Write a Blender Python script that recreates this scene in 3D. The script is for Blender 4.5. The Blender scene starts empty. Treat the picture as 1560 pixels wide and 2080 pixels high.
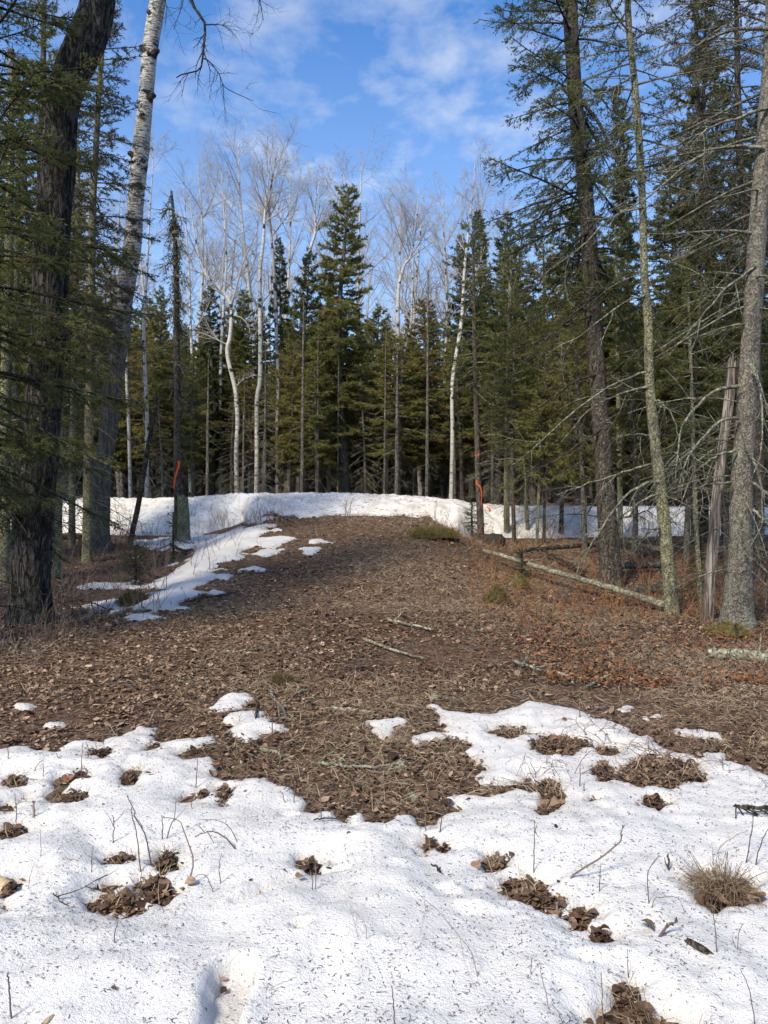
import bpy, math
import numpy as np

R_ = math.radians
scene = bpy.context.scene
COL = scene.collection

# ------------------------------------------------------------------ camera, sky, sun, exposure
CAM_H, FPX, PITCH = 1.6, 1563.0, math.atan(40 / 1563.0)
cd = bpy.data.cameras.new("camera"); cam = bpy.data.objects.new("camera", cd); COL.objects.link(cam)
cam.location = (0, 0, CAM_H); cam.rotation_euler = (math.pi / 2 - PITCH, 0, 0)
cd.sensor_fit = 'VERTICAL'; cd.sensor_height = 36.0; cd.lens = 36.0 * FPX / 2080.0
cd.clip_start = 0.05; cd.clip_end = 2000.0
scene.camera = cam
scene.render.resolution_x, scene.render.resolution_y = 768, 1024

SUN_TO = np.array([-0.44, -0.60, 0.74]); SUN_TO /= np.linalg.norm(SUN_TO)
SUN_EL = math.asin(SUN_TO[2]); SUN_AZ = math.atan2(SUN_TO[0], SUN_TO[1])
world = bpy.data.worlds.new("World"); scene.world = world; world.use_nodes = True
wn = world.node_tree; wn.nodes.clear()
def N(nt, typ, **kw):
    n = nt.nodes.new(typ)
    for k, v in kw.items(): setattr(n, k, v)
    return n
def setin(n, **kw):
    for k, v in kw.items(): n.inputs[k.replace('_', ' ')].default_value = v
def math_node(nt, op, a, b=None, clamp=False):
    n = N(nt, 'ShaderNodeMath', operation=op, use_clamp=clamp)
    for i, v in enumerate((a, b)):
        if v is None: continue
        if isinstance(v, (int, float)): n.inputs[i].default_value = v
        else: nt.links.new(v, n.inputs[i])
    return n.outputs[0]
def ramp(nt, fac, stops, interp='LINEAR'):
    n = N(nt, 'ShaderNodeValToRGB'); n.color_ramp.interpolation = interp
    e = n.color_ramp.elements
    while len(e) < len(stops): e.new(0.5)
    for el, (p, c) in zip(e, stops):
        el.position = p; el.color = (c[0], c[1], c[2], 1) if not isinstance(c, (int, float)) else (c, c, c, 1)
    nt.links.new(fac, n.inputs[0]); return n.outputs[0]
def mixc(nt, fac, a, b, blend='MIX'):
    n = N(nt, 'ShaderNodeMix', data_type='RGBA', blend_type=blend)
    for s, v in ((0, fac), (6, a), (7, b)):
        if hasattr(v, 'is_linked') or hasattr(v, 'links'): nt.links.new(v, n.inputs[s])
        elif isinstance(v, (int, float)): n.inputs[s].default_value = v
        else: n.inputs[s].default_value = (v[0], v[1], v[2], 1)
    return n.outputs[2]

sky = N(wn, 'ShaderNodeTexSky', sky_type='NISHITA', sun_disc=False, sun_elevation=SUN_EL, sun_rotation=SUN_AZ,
        altitude=300.0, air_density=1.0, dust_density=0.6, ozone_density=2.0)
hsv = N(wn, 'ShaderNodeHueSaturation'); setin(hsv, Saturation=1.25, Value=1.0)
wn.links.new(sky.outputs[0], hsv.inputs['Color'])
tc = N(wn, 'ShaderNodeTexCoord'); sep = N(wn, 'ShaderNodeSeparateXYZ'); wn.links.new(tc.outputs['Generated'], sep.inputs[0])
zz = math_node(wn, 'MAXIMUM', sep.outputs[2], 0.06)
cx = math_node(wn, 'DIVIDE', sep.outputs[0], zz); cy = math_node(wn, 'DIVIDE', sep.outputs[1], zz)
cmb = N(wn, 'ShaderNodeCombineXYZ'); wn.links.new(cx, cmb.inputs[0]); wn.links.new(cy, cmb.inputs[1])
mp1 = N(wn, 'ShaderNodeMapping'); setin(mp1, Location=(0.42, 0.0, 0), Scale=(1.0, 0.75, 1)); wn.links.new(cmb.outputs[0], mp1.inputs[0])
n1 = N(wn, 'ShaderNodeTexNoise'); setin(n1, Scale=4.6, Detail=9.0, Roughness=0.60, Distortion=0.15); wn.links.new(mp1.outputs[0], n1.inputs['Vector'])
n2 = N(wn, 'ShaderNodeTexNoise'); setin(n2, Scale=0.75, Detail=3.0, Roughness=0.5); wn.links.new(mp1.outputs[0], n2.inputs['Vector'])
a1 = ramp(wn, n1.outputs[0], [(0.40, 0.0), (0.72, 1.0)])
a2 = ramp(wn, n2.outputs[0], [(0.36, 0.2), (0.60, 1.0)])
cl = math_node(wn, 'MULTIPLY', a1, a2)
cl = math_node(wn, 'MULTIPLY', cl, 0.66)
hz = ramp(wn, sep.outputs[2], [(0.0, 0.50), (0.24, 0.27), (0.52, 0.03)])
cl = math_node(wn, 'MAXIMUM', cl, hz)
skb = mixc(wn, 1.0, hsv.outputs[0], (0.98, 1.24, 1.46), 'MULTIPLY')
skyc = mixc(wn, cl, skb, (5.6, 5.9, 6.3))
bg = N(wn, 'ShaderNodeBackground'); wn.links.new(skyc, bg.inputs[0]); bg.inputs[1].default_value = 0.13
wo = N(wn, 'ShaderNodeOutputWorld'); wn.links.new(bg.outputs[0], wo.inputs[0])

sd = bpy.data.lights.new("sun", 'SUN'); sun = bpy.data.objects.new("sun", sd); COL.objects.link(sun)
sd.energy = 4.6; sd.angle = R_(12.0); sd.color = (1.0, 0.88, 0.68)
from mathutils import Vector
sun.rotation_euler = Vector(SUN_TO).to_track_quat('Z', 'Y').to_euler(); sun.location = (-10, -20, 30)
vs = scene.view_settings
vs.view_transform = 'Standard'; vs.look = 'None'; vs.gamma = 1.0; vs.use_curve_mapping = False; vs.exposure = 0.35
scene.render.engine = 'CYCLES'
scene.cycles.max_bounces = 6; scene.cycles.diffuse_bounces = 3; scene.cycles.use_denoising = True

# ------------------------------------------------------------------ maths helpers
def hash01(ix, iy, iz, seed=0):
    ix = ix.astype(np.int64); iy = iy.astype(np.int64); iz = iz.astype(np.int64)
    n = (ix * 374761393 + iy * 668265263 + iz * 1442695041 + seed * 974634777) & 0x7fffffff
    n = ((n ^ (n >> 13)) * 1274126177) & 0x7fffffff
    n = ((n ^ (n >> 16)) * 668265263) & 0x7fffffff
    return ((n ^ (n >> 15)) & 0xffffff) / float(0xffffff)
def vnoise(x, y, z=None, seed=0):
    x = np.asarray(x, float); y = np.asarray(y, float)
    z = np.zeros_like(x) if z is None else np.asarray(z, float)
    ix, iy, iz = np.floor(x), np.floor(y), np.floor(z)
    fx, fy, fz = x - ix, y - iy, z - iz
    fx = fx * fx * (3 - 2 * fx); fy = fy * fy * (3 - 2 * fy); fz = fz * fz * (3 - 2 * fz)
    r = 0
    for dx in (0, 1):
        for dy in (0, 1):
            for dz in ((0, 1) if np.any(fz) else (0,)):
                w = (fx if dx else 1 - fx) * (fy if dy else 1 - fy) * (fz if dz else 1 - fz)
                r = r + w * hash01(ix + dx, iy + dy, iz + dz, seed)
    return r * 2 - 1
def fbm(x, y, z=None, seed=0, o=4, g=0.5):
    r, a = 0, 1.0
    for i in range(o):
        k = 2.0 ** i
        r = r + a * vnoise(np.asarray(x) * k, np.asarray(y) * k, None if z is None else np.asarray(z) * k, seed + i * 17); a *= g
    return r
def nrm(v):
    return v / np.maximum(np.linalg.norm(v, axis=-1, keepdims=True), 1e-9)
def sstep(a, b, x):
    t = np.clip((x - a) / (b - a), 0, 1); return t * t * (3 - 2 * t)

CP, SP = math.cos(PITCH), math.sin(PITCH)
def ray(u, v):
    cxx, cyy = (u - 780.0) / FPX, -(v - 1040.0) / FPX
    return np.array([cxx, CP + SP * cyy, -SP + CP * cyy])
def pt(u, v, Y):
    d = ray(u, v); return np.array([0, 0, CAM_H]) + d * (Y / d[1])
def project(x, y, z):
    dz = z - CAM_H
    dep = y * CP - dz * SP; up = y * SP + dz * CP
    dep = np.maximum(dep, 0.05)
    return 780 + FPX * x / dep, 1040 - FPX * up / dep

# ------------------------------------------------------------------ terrain
_ty = np.arange(0, 70, 0.05)
def _tab(ys, zs):
    t = np.interp(_ty, ys, zs); k = np.ones(31) / 31
    return np.convolve(np.pad(t, 15, mode='edge'), k, 'valid')
T_MID = _tab([0, 6, 9, 12, 15, 17.5, 19.2, 20, 23, 30, 70], [0, 0, .08, .35, .74, 1.04, 1.22, 1.27, 1.27, 1.3, 1.7])
T_SIDE = _tab([0, 6, 9, 12, 15, 17, 18.2, 21.5, 23, 30, 70], [0, -.02, 0, .04, .30, .43, .47, 1.05, 1.2, 1.3, 1.7])
def sink(y): return 0.085 * sstep(5.8, 3.2, y)   # the soil lies this much under the snow's level at the front
def ground_z(x, y):
    x = np.asarray(x, float); y = np.asarray(y, float)
    m = np.interp(y, _ty, T_MID); s = np.interp(y, _ty, T_SIDE)
    w = 1 - sstep(1.7, 3.4, np.abs(x + 0.8))
    s = s + 0.12 * sstep(-2.5, -6.5, x) * sstep(8, 13, y) * (1 - sstep(19, 23, y))
    z = s + (m - s) * w + 12.0 * sstep(58, 190, y) - sink(y)
    return z + 0.05 * vnoise(x * 0.7, y * 0.7, None, 3) * sstep(4, 8, y) + 0.018 * vnoise(x * 2.7, y * 2.7, None, 5) + 0.006 * vnoise(x * 9, y * 9, None, 6)
def gz(x, y): return float(ground_z(np.array([x]), np.array([y]))[0])
def gp(u, v, top=False, datum=False):
    """ground point seen at a pixel"""
    d = ray(u, v)
    ts = np.concatenate([np.arange(1.5, 30, 0.02), np.arange(30, 80, .25)])
    P = np.array([0, 0, CAM_H])[None] + d[None] * ts[:, None]
    g = ground_z(P[:, 0], P[:, 1]) + (sink(P[:, 1]) if datum else 0)
    i = int(np.argmax(P[:, 2] < g)) if np.any(P[:, 2] < g) else len(ts) - 1
    p = P[i]
    if top:
        p = p.copy()
        for _ in range(4):
            tz = snow_top(np.array([p[0]]), np.array([p[1]]))[0]
            t = (CAM_H - tz) / (-d[2]); p = np.array([0, 0, CAM_H]) + d * t
        p[2] = tz
    return p
def gpoly(pts): return np.array([gp(u, v, datum=True)[:2] for u, v in pts])
def sdf_poly(px, py, poly):
    """signed distance, positive inside"""
    d = np.full(px.shape, 1e9); ins = np.zeros(px.shape, bool)
    n = len(poly)
    for i in range(n):
        ax, ay = poly[i]; bx, by = poly[(i + 1) % n]
        ex, ey = bx - ax, by - ay
        t = np.clip(((px - ax) * ex + (py - ay) * ey) / (ex * ex + ey * ey + 1e-12), 0, 1)
        d = np.minimum(d, (px - ax - t * ex) ** 2 + (py - ay - t * ey) ** 2)
        c = ((ay > py) != (by > py)) & (px < (bx - ax) * (py - ay) / (by - ay + 1e-12) + ax)
        ins ^= c
    d = np.sqrt(d); return np.where(ins, d, -d)
def ell_poly(u, v, ru, rv, n=10):
    return gpoly([(u + ru * math.cos(a), v + rv * math.sin(a)) for a in np.linspace(0, 2 * math.pi, n, endpoint=False)])

NEAR_MAIN = gpoly([(-500, 1545), (-150, 1532), (-60, 1525), (0, 1520), (30, 1506), (60, 1512), (85, 1520), (120, 1522), (150, 1507), (210, 1500), (260, 1490), (285, 1478), (320, 1482), (345, 1503),
    (395, 1500), (440, 1488), (437, 1503), (400, 1515), (378, 1528), (430, 1533), (436, 1556), (465, 1573), (513, 1571), (536, 1572), (604, 1592), (623, 1606), (615, 1622), (598, 1633), (631, 1636), (668, 1638),
    (679, 1649), (711, 1649), (728, 1633), (749, 1642), (771, 1646), (803, 1634), (838, 1641), (847, 1652), (885, 1662), (905, 1650), (915, 1630), (900, 1606), (945, 1597), (990, 1600), (1030, 1592), (1062, 1590),
    (1078, 1602), (1090, 1582), (1060, 1573), (995, 1577), (990, 1545), (955, 1525), (930, 1505), (912, 1480), (875, 1446), (866, 1432), (890, 1435), (920, 1447), (995, 1455), (1055, 1438), (1072, 1428), (1112, 1430),
    (1192, 1442), (1200, 1458), (1265, 1474), (1310, 1494), (1355, 1508), (1405, 1525), (1420, 1535), (1480, 1540), (1520, 1550), (1560, 1570), (1700, 1590), (2000, 1600), (2600, 2600), (900, 4000), (-900, 2600)])
NEAR_PATCH = [gpoly([(421, 1432), (440, 1422), (465, 1412), (500, 1412), (509, 1422), (495, 1438), (470, 1442), (440, 1445)]),
    gpoly([(453, 1462), (465, 1450), (500, 1447), (525, 1450), (525, 1464), (490, 1470)]),
    gpoly([(477, 1478), (500, 1466), (540, 1456), (575, 1470), (590, 1482), (560, 1490), (530, 1484), (520, 1500), (495, 1502), (470, 1490), (440, 1492)]),
    ell_poly(45, 1437, 22, 8), ell_poly(110, 1475, 28, 9),
    gpoly([(746, 1468), (765, 1463), (811, 1463), (806, 1480), (792, 1500), (775, 1495), (768, 1482)]),
    gpoly([(818, 1490), (850, 1485), (905, 1492), (900, 1505), (860, 1506), (842, 1518), (835, 1505)]),
    ell_poly(1278, 1440, 14, 8), ell_poly(1325, 1456, 24, 6), gpoly([(1375, 1484), (1420, 1478), (1445, 1486), (1462, 1478), (1468, 1492), (1445, 1502), (1400, 1492)]),
    gpoly([(1410, 1510), (1440, 1515), (1480, 1525), (1475, 1540), (1430, 1530)])]
HOLES = [(240, 1805, 47, 21), (312, 1778, 44, 26), (232, 1771, 28, 8), (242, 1722, 32, 9), (335, 1716, 17, 20), (343, 1735, 17, 10),
    (1080, 1798, 70, 20), (1050, 1778, 36, 20), (1092, 1768, 22, 14), (1185, 1832, 27, 18), (1222, 1872, 19, 12), (1470, 1788, 68, 34), (1440, 1808, 30, 14), (872, 1696, 22, 12), (905, 1700, 22, 13),
    (1000, 1728, 10, 11), (1272, 1985, 36, 24), (1258, 2015, 34, 20), (1305, 2040, 46, 20), (1320, 2072, 70, 18), (1400, 2068, 40, 20), (1485, 2078, 50, 9), (630, 1738, 13, 13),
    (22, 1672, 32, 11), (18, 1780, 14, 12), (6, 1805, 16, 16), (30, 1578, 32, 12), (150, 1607, 32, 13), (268, 1568, 13, 13), (205, 1525, 30, 8), (165, 1566, 9, 6), (127, 1577, 7, 6), (330, 1495, 11, 5), (300, 1517, 9, 4),
    (410, 1605, 17, 7), (452, 1605, 20, 18), (1040, 1488, 32, 11), (1130, 1510, 66, 17), (1235, 1520, 25, 8), (1335, 1562, 86, 28), (1228, 1555, 19, 14), (1148, 1475, 20, 5), (1440, 1512, 28, 10),
    (1330, 1613, 24, 9), (1103, 1630, 10, 8), (1203, 1608, 14, 5), (1115, 1594, 30, 16), (1275, 2075, 30, 10), (50, 1603, 10, 8), (5, 1625, 14, 10), (510, 1512, 18, 6), (1395, 1482, 12, 4)]
HOLE_P = [ell_poly(*h) for h in HOLES]
MID_POLY = [gpoly([(277, 1098), (343, 1092), (367, 1085), (413, 1085), (447, 1083), (467, 1080), (520, 1070), (543, 1065), (560, 1067), (540, 1082), (527, 1093), (560, 1089), (600, 1093), (597, 1101), (567, 1107),
    (520, 1113), (500, 1128), (467, 1141), (440, 1154), (417, 1164), (430, 1180), (402, 1202), (383, 1221), (347, 1238), (323, 1241), (293, 1238), (292, 1227), (313, 1224), (309, 1207), (343, 1193),
    (307, 1194), (310, 1182), (350, 1170), (342, 1148), (373, 1150), (393, 1133), (390, 1122), (300, 1120), (277, 1110)]),
    gpoly([(160, 1196), (190, 1186), (283, 1182), (280, 1196), (230, 1200)]), gpoly([(135, 1236), (190, 1222), (262, 1218), (235, 1240), (225, 1246), (190, 1238)]),
    ell_poly(455, 1174, 20, 4), ell_poly(550, 1122, 20, 5), ell_poly(640, 1101, 12, 4), ell_poly(563, 1078, 10, 4), ell_poly(295, 1254, 28, 4), ell_poly(632, 1120, 12, 3), ell_poly(518, 1155, 5, 3),
    gpoly([(500, 1060), (530, 1052), (560, 1052), (545, 1060), (520, 1066)]), ell_poly(632, 1050, 18, 3), ell_poly(672, 1047, 8, 3), ell_poly(70, 1185, 30, 5), ell_poly(440, 1205, 7, 2)]
def foot_dents(x, y):
    T = np.zeros_like(x)
    def capsule(a, b, r, depth, k=5.0):
        ax, ay = gp(*a, datum=True)[:2]; bx, by = gp(*b, datum=True)[:2]
        ex, ey = bx - ax, by - ay
        t = np.clip(((x - ax) * ex + (y - ay) * ey) / (ex * ex + ey * ey + 1e-9), 0, 1)
        d = np.hypot(x - ax - t * ex, y - ay - t * ey) * (1 + 0.18 * vnoise(x * 9, y * 9, None, 21))
        rough = 1 + .07 * fbm(x * 34, y * 34, None, 23, 2)
        return -depth * rough * (1 - sstep(r * 0.62, r * 1.08, d)) + depth * 0.14 * np.exp(-((d - r * 1.25) / (r * 0.35)) ** 2)
    T = T + capsule((474, 1966), (436, 2120), 0.072, 0.070)
    T = T + capsule((490, 1808), (590, 1762), 0.045, 0.032)
    T = T + capsule((612, 1880), (614, 1881), 0.035, 0.06) + capsule((684, 1731), (690, 1731), 0.036, 0.04) + capsule((694, 1752), (700, 1753), 0.034, 0.035)
    T = T + capsule((855, 1722), (862, 1723), 0.036, 0.055) + capsule((895, 1804), (905, 1806), 0.05, 0.012) + capsule((583, 1645), (590, 1645), 0.045, 0.03)
    T = T + capsule((800, 1760), (810, 1762), 0.05, 0.012)
    return T
def snow_field(x, y):
    """thickness of the snow above the ground (negative where bare)"""
    x = np.asarray(x, float); y = np.asarray(y, float)
    T = np.full(x.shape, -0.3)
    nz = 0.055 * fbm(x * 5.5, y * 5.5, None, 31, 4) + 0.022 * fbm(x * 26, y * 26, None, 37, 2)
    near = (y < 7.6) & (y > 0.5)
    if near.any():
        a, b = x[near], y[near]
        d = sdf_poly(a, b, NEAR_MAIN)
        for p in NEAR_PATCH: d = np.maximum(d, sdf_poly(a, b, p))
        d = d + nz[near]
        dh = np.full(a.shape, 1e9)
        for p in HOLE_P:
            lo, hi = p.min(0) - 0.6, p.max(0) + 0.6
            m = (a > lo[0]) & (a < hi[0]) & (b > lo[1]) & (b < hi[1])
            if m.any(): dh[m] = np.minimum(dh[m], -sdf_poly(a[m], b[m], p))
        dh = dh + nz[near] * 0.9 + 0.028 * fbm(a * 13, b * 13, None, 33, 3)
        d = np.minimum(d, dh)
        thick = 0.040 + 0.055 * sstep(5.6, 3.0, b)
        t = np.where(d > 0, thick * (0.20 * (1 - np.exp(-d / 0.008)) + 0.80 * (1 - np.exp(-d / 0.15))), d * 1.1)
        und = 0.026 * fbm(a * 1.5, b * 1.5, None, 41, 3) + 0.009 * fbm(a * 5, b * 5, None, 43, 3) + 0.0035 * fbm(a * 18, b * 18, None, 47, 2)
        t = t + und * sstep(0.0, 0.25, d) + 0.007 * fbm(a * 21, b * 21, None, 49, 3) * np.exp(-np.maximum(d, 0) / 0.09)
        t = t + foot_dents(a, b) * sstep(0, .05, d)
        T[near] = np.maximum(T[near], t)
    mid = (y > 8.5) & (y < 19) & (x < 1.0) & (x > -9)
    if mid.any():
        a, b = x[mid], y[mid]
        d = np.full(a.shape, -9.0)
        for p in MID_POLY: d = np.maximum(d, sdf_poly(a, b, p))
        d = d + 0.03 + nz[mid] * 1.6 + 0.16 * fbm(a * 2.4, b * 2.4, None, 53, 3)
        t = np.where(d > 0, 0.05 * (0.25 * (1 - np.exp(-d / 0.02)) + 0.75 * (1 - np.exp(-d / 0.2))) + 0.02 * fbm(a * 2, b * 2, None, 51, 3) * sstep(0, .4, d), d * 1.0)
        T[mid] = np.maximum(T[mid], t)
    return T
def snow_top(x, y): return ground_z(x, y) + np.maximum(snow_field(x, y), 0)

# ------------------------------------------------------------------ mesh and object helpers
def mk_mesh(name, V, T=None, Q=None, tint=None, smooth=False):
    me = bpy.data.meshes.new(name)
    V = np.ascontiguousarray(V, dtype=np.float32)
    T = np.zeros((0, 3), np.int32) if T is None else np.asarray(T, np.int32)
    Q = np.zeros((0, 4), np.int32) if Q is None else np.asarray(Q, np.int32)
    me.vertices.add(len(V)); me.vertices.foreach_set('co', V.ravel())
    nl = T.size + Q.size; me.loops.add(nl)
    me.loops.foreach_set('vertex_index', np.concatenate([T.ravel(), Q.ravel()]).astype(np.int32))
    npol = len(T) + len(Q); me.polygons.add(npol)
    ls = np.concatenate([np.arange(len(T)) * 3, T.size + np.arange(len(Q)) * 4]).astype(np.int32)
    me.polygons.foreach_set('loop_start', ls)
    if smooth: me.polygons.foreach_set('use_smooth', np.ones(npol, bool))
    if tint is not None:
        at = me.attributes.new('tint', 'FLOAT', 'POINT'); at.data.foreach_set('value', np.ascontiguousarray(tint, dtype=np.float32))
    me.update(calc_edges=True)
    return me
def link(name, me, mat=None, parent=None):
    o = bpy.data.objects.new(name, me); COL.objects.link(o)
    if mat is not None and me is not None and not me.materials: me.materials.append(mat)
    if parent is not None: o.parent = parent
    if name in ('branches', 'crown', 'splinters', 'hanging_lichen', 'grass', 'litter'): o['kind'] = 'stuff'
    return o
def tag(o, label, cat, group=None, kind=None):
    o['label'] = label; o['category'] = cat
    if group: o['group'] = group
    if kind: o['kind'] = kind
    return o
def thing(name, loc, label, cat, group=None):
    e = bpy.data.objects.new(name, None); COL.objects.link(e); e.location = loc; e.empty_display_size = 0.2
    return tag(e, label, cat, group)
class MB:
    def __init__(s): s.V, s.T, s.Q, s.C, s.n = [], [], [], [], 0
    def add(s, V, T=None, Q=None, tint=0.5):
        V = np.asarray(V, float).reshape(-1, 3)
        if T is not None and len(T): s.T.append(np.asarray(T) + s.n)
        if Q is not None and len(Q): s.Q.append(np.asarray(Q) + s.n)
        s.V.append(V); s.C.append(np.broadcast_to(np.asarray(tint, float), (len(V),)).copy() if np.ndim(tint) < 1 or len(np.shape(tint)) == 1 else tint); s.n += len(V)
    def mesh(s, name, smooth=False, off=None):
        V = np.concatenate(s.V) if s.V else np.zeros((0, 3))
        if off is not None: V = V - np.asarray(off)
        return mk_mesh(name, V, np.concatenate(s.T) if s.T else None, np.concatenate(s.Q) if s.Q else None, np.concatenate(s.C) if s.C else None, smooth)

def tubes(P, Rr, k=5, cap=False):
    """many tubes at once: P [T,N,3], Rr [T,N] -> V, Q"""
    P = np.asarray(P, float); Rr = np.asarray(Rr, float)
    if P.ndim == 2: P, Rr = P[None], Rr[None]
    Tn, n = P.shape[:2]
    tan = nrm(np.gradient(P, axis=1))
    mean = nrm(P[:, -1] - P[:, 0])
    ref = np.where(np.abs(mean[:, 2:3]) > 0.75, np.array([[0, 1.0, 0.0]]), np.array([[0, 0, 1.0]]))
    n1 = nrm(np.cross(tan, ref[:, None, :])); n2 = np.cross(tan, n1)
    a = np.arange(k) * 2 * math.pi / k
    V = P[:, :, None] + Rr[:, :, None, None] * (np.cos(a)[None, None, :, None] * n1[:, :, None] + np.sin(a)[None, None, :, None] * n2[:, :, None])
    i, j, q = np.meshgrid(np.arange(Tn), np.arange(n - 1), np.arange(k), indexing='ij')
    b = (i * n + j) * k; q2 = (q + 1) % k
    Q = np.stack([b + q, b + q2, b + k + q2, b + k + q], -1).reshape(-1, 4)
    return V.reshape(-1, 3), Q
def path_at(P, idx, t):
    n = P.shape[1]; f = np.clip(t, 0, 0.9999) * (n - 1); s = f.astype(int); f = (f - s)[:, None]
    a, b = P[idx, s], P[idx, s + 1]
    return a + (b - a) * f, nrm(b - a)
def rand_perp(d, rng):
    r = rng.normal(size=d.shape); return nrm(r - d * (r * d).sum(-1, keepdims=True))
def grow(P, Rr, cnt, t0, t1, ang, lenf, rng, n=4, bend=0.25, trop=0.0, rf=0.55, rend=0.3, rmin=0.0015, wig=0.10):
    """children of tubes: cnt per parent along t0..t1, leaving at ang radians, lenf(parent length, t) long; trop > 0 grows up, < 0 droops"""
    Tn = len(P); idx = np.repeat(np.arange(Tn), cnt)
    t = t0 + (t1 - t0) * rng.random(len(idx)) ** 0.9
    b, d = path_at(P, idx, t)
    pl = np.linalg.norm(np.diff(P, axis=1), axis=-1).sum(1)
    L = lenf(pl[idx], t) * (0.6 + 0.7 * rng.random(len(idx)))
    q = rand_perp(d, rng); A = ang * (0.75 + 0.5 * rng.random(len(idx)))
    c = nrm(d * np.cos(A)[:, None] + q * np.sin(A)[:, None])
    out = [b]; cur = b; dr = c; w = rand_perp(c, rng)
    for i in range(1, n):
        dr = nrm(dr + w * bend / n + np.array([0, 0, trop / n]) + rng.normal(size=dr.shape) * wig)
        cur = cur + dr * (L / (n - 1))[:, None]; out.append(cur)
    C = np.stack(out, 1)
    f = np.clip(t, 0, 0.9999) * (P.shape[1] - 1); s = f.astype(int); f = f - s
    pr = Rr[idx, s] * (1 - f) + Rr[idx, s + 1] * f
    r0 = np.maximum(pr * rf, rmin)
    RR = r0[:, None] * np.linspace(1, rend, n)[None]
    return C, np.maximum(RR, rmin * 0.6)
def spline(P, n):
    """Catmull-Rom through rows of P, n samples"""
    P = np.asarray(P, float); m = len(P)
    if m < 3:
        t = np.linspace(0, 1, n)[:, None]; return P[0] + (P[-1] - P[0]) * t
    E = np.vstack([2 * P[0] - P[1], P, 2 * P[-1] - P[-2]])
    u = np.linspace(0, m - 1.0001, n); i = u.astype(int); t = (u - i)[:, None]
    p0, p1, p2, p3 = E[i], E[i + 1], E[i + 2], E[i + 3]
    return 0.5 * (2 * p1 + (p2 - p0) * t + (2 * p0 - 5 * p1 + 4 * p2 - p3) * t ** 2 + (3 * p1 - p0 - 3 * p2 + p3) * t ** 3)
def trunk_tube(P, Rr, sides=20, rings=60, ridge=0.03, rz=3.0, rk=6, lump=0.05, seed=0, flare=0.0, flare_h=0.5):
    S = spline(np.c_[P, Rr], rings); C, rad = S[:, :3], S[:, 3]
    tan = nrm(np.gradient(C, axis=0)); n1 = nrm(np.cross(tan, np.array([0, 1.0, 0]))); n2 = np.cross(tan, n1)
    a = np.arange(sides) * 2 * math.pi / sides
    A, Z = np.meshgrid(a, C[:, 2])
    k = 1 + ridge * fbm(np.cos(A) * rk, np.sin(A) * rk, Z * rz, seed, 3) + lump * vnoise(np.cos(A) * 1.2, np.sin(A) * 1.2, Z * 1.3, seed + 5)
    if flare:
        h = np.clip((Z - C[0, 2]) / flare_h, 0, 1)
        k = k + flare * (1 - h) ** 2.2 * (1 + 0.55 * np.sin(A * 5 + seed) + 0.3 * np.sin(A * 3 + 1))
    rr = rad[:, None] * k
    V = C[:, None] + rr[..., None] * (np.cos(A)[..., None] * n1[:, None] + np.sin(A)[..., None] * n2[:, None])
    i, q = np.meshgrid(np.arange(rings - 1), np.arange(sides), indexing='ij'); q2 = (q + 1) % sides; b = i * sides
    Q = np.stack([b + q, b + q2, b + sides + q2, b + sides + q], -1).reshape(-1, 4)
    return V.reshape(-1, 3), Q, C, rad

# ------------------------------------------------------------------ materials
def new_mat(name, rough=0.85, spec=0.2):
    m = bpy.data.materials.new(name); m.use_nodes = True
    nt = m.node_tree; b = nt.nodes['Principled BSDF']
    b.inputs['Roughness'].default_value = rough; b.inputs['Specular IOR Level'].default_value = spec
    return m, nt, b
def coords(nt, scale=(1, 1, 1), kind='Object'):
    t = N(nt, 'ShaderNodeTexCoord'); mp = N(nt, 'ShaderNodeMapping'); mp.inputs['Scale'].default_value = scale
    nt.links.new(t.outputs[kind], mp.inputs[0]); return mp.outputs[0]
def noise(nt, vec, scale, detail=6.0, rough=0.6, dist=0.0):
    n = N(nt, 'ShaderNodeTexNoise'); setin(n, Scale=scale, Detail=detail, Roughness=rough, Distortion=dist)
    nt.links.new(vec, n.inputs['Vector']); return n.outputs[0]
def voro(nt, vec, scale, feature='F1', out=0):
    n = N(nt, 'ShaderNodeTexVoronoi', feature=feature); n.inputs['Scale'].default_value = scale
    nt.links.new(vec, n.inputs['Vector']); return n.outputs[out]
def bump(nt, b, h, strength=0.5, dist=0.02):
    n = N(nt, 'ShaderNodeBump'); n.inputs['Strength'].default_value = strength; n.inputs['Distance'].default_value = dist
    nt.links.new(h, n.inputs['Height']); nt.links.new(n.outputs[0], b.inputs['Normal'])
def tint_attr(nt):
    a = N(nt, 'ShaderNodeAttribute', attribute_name='tint'); return a.outputs['Fac']

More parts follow.
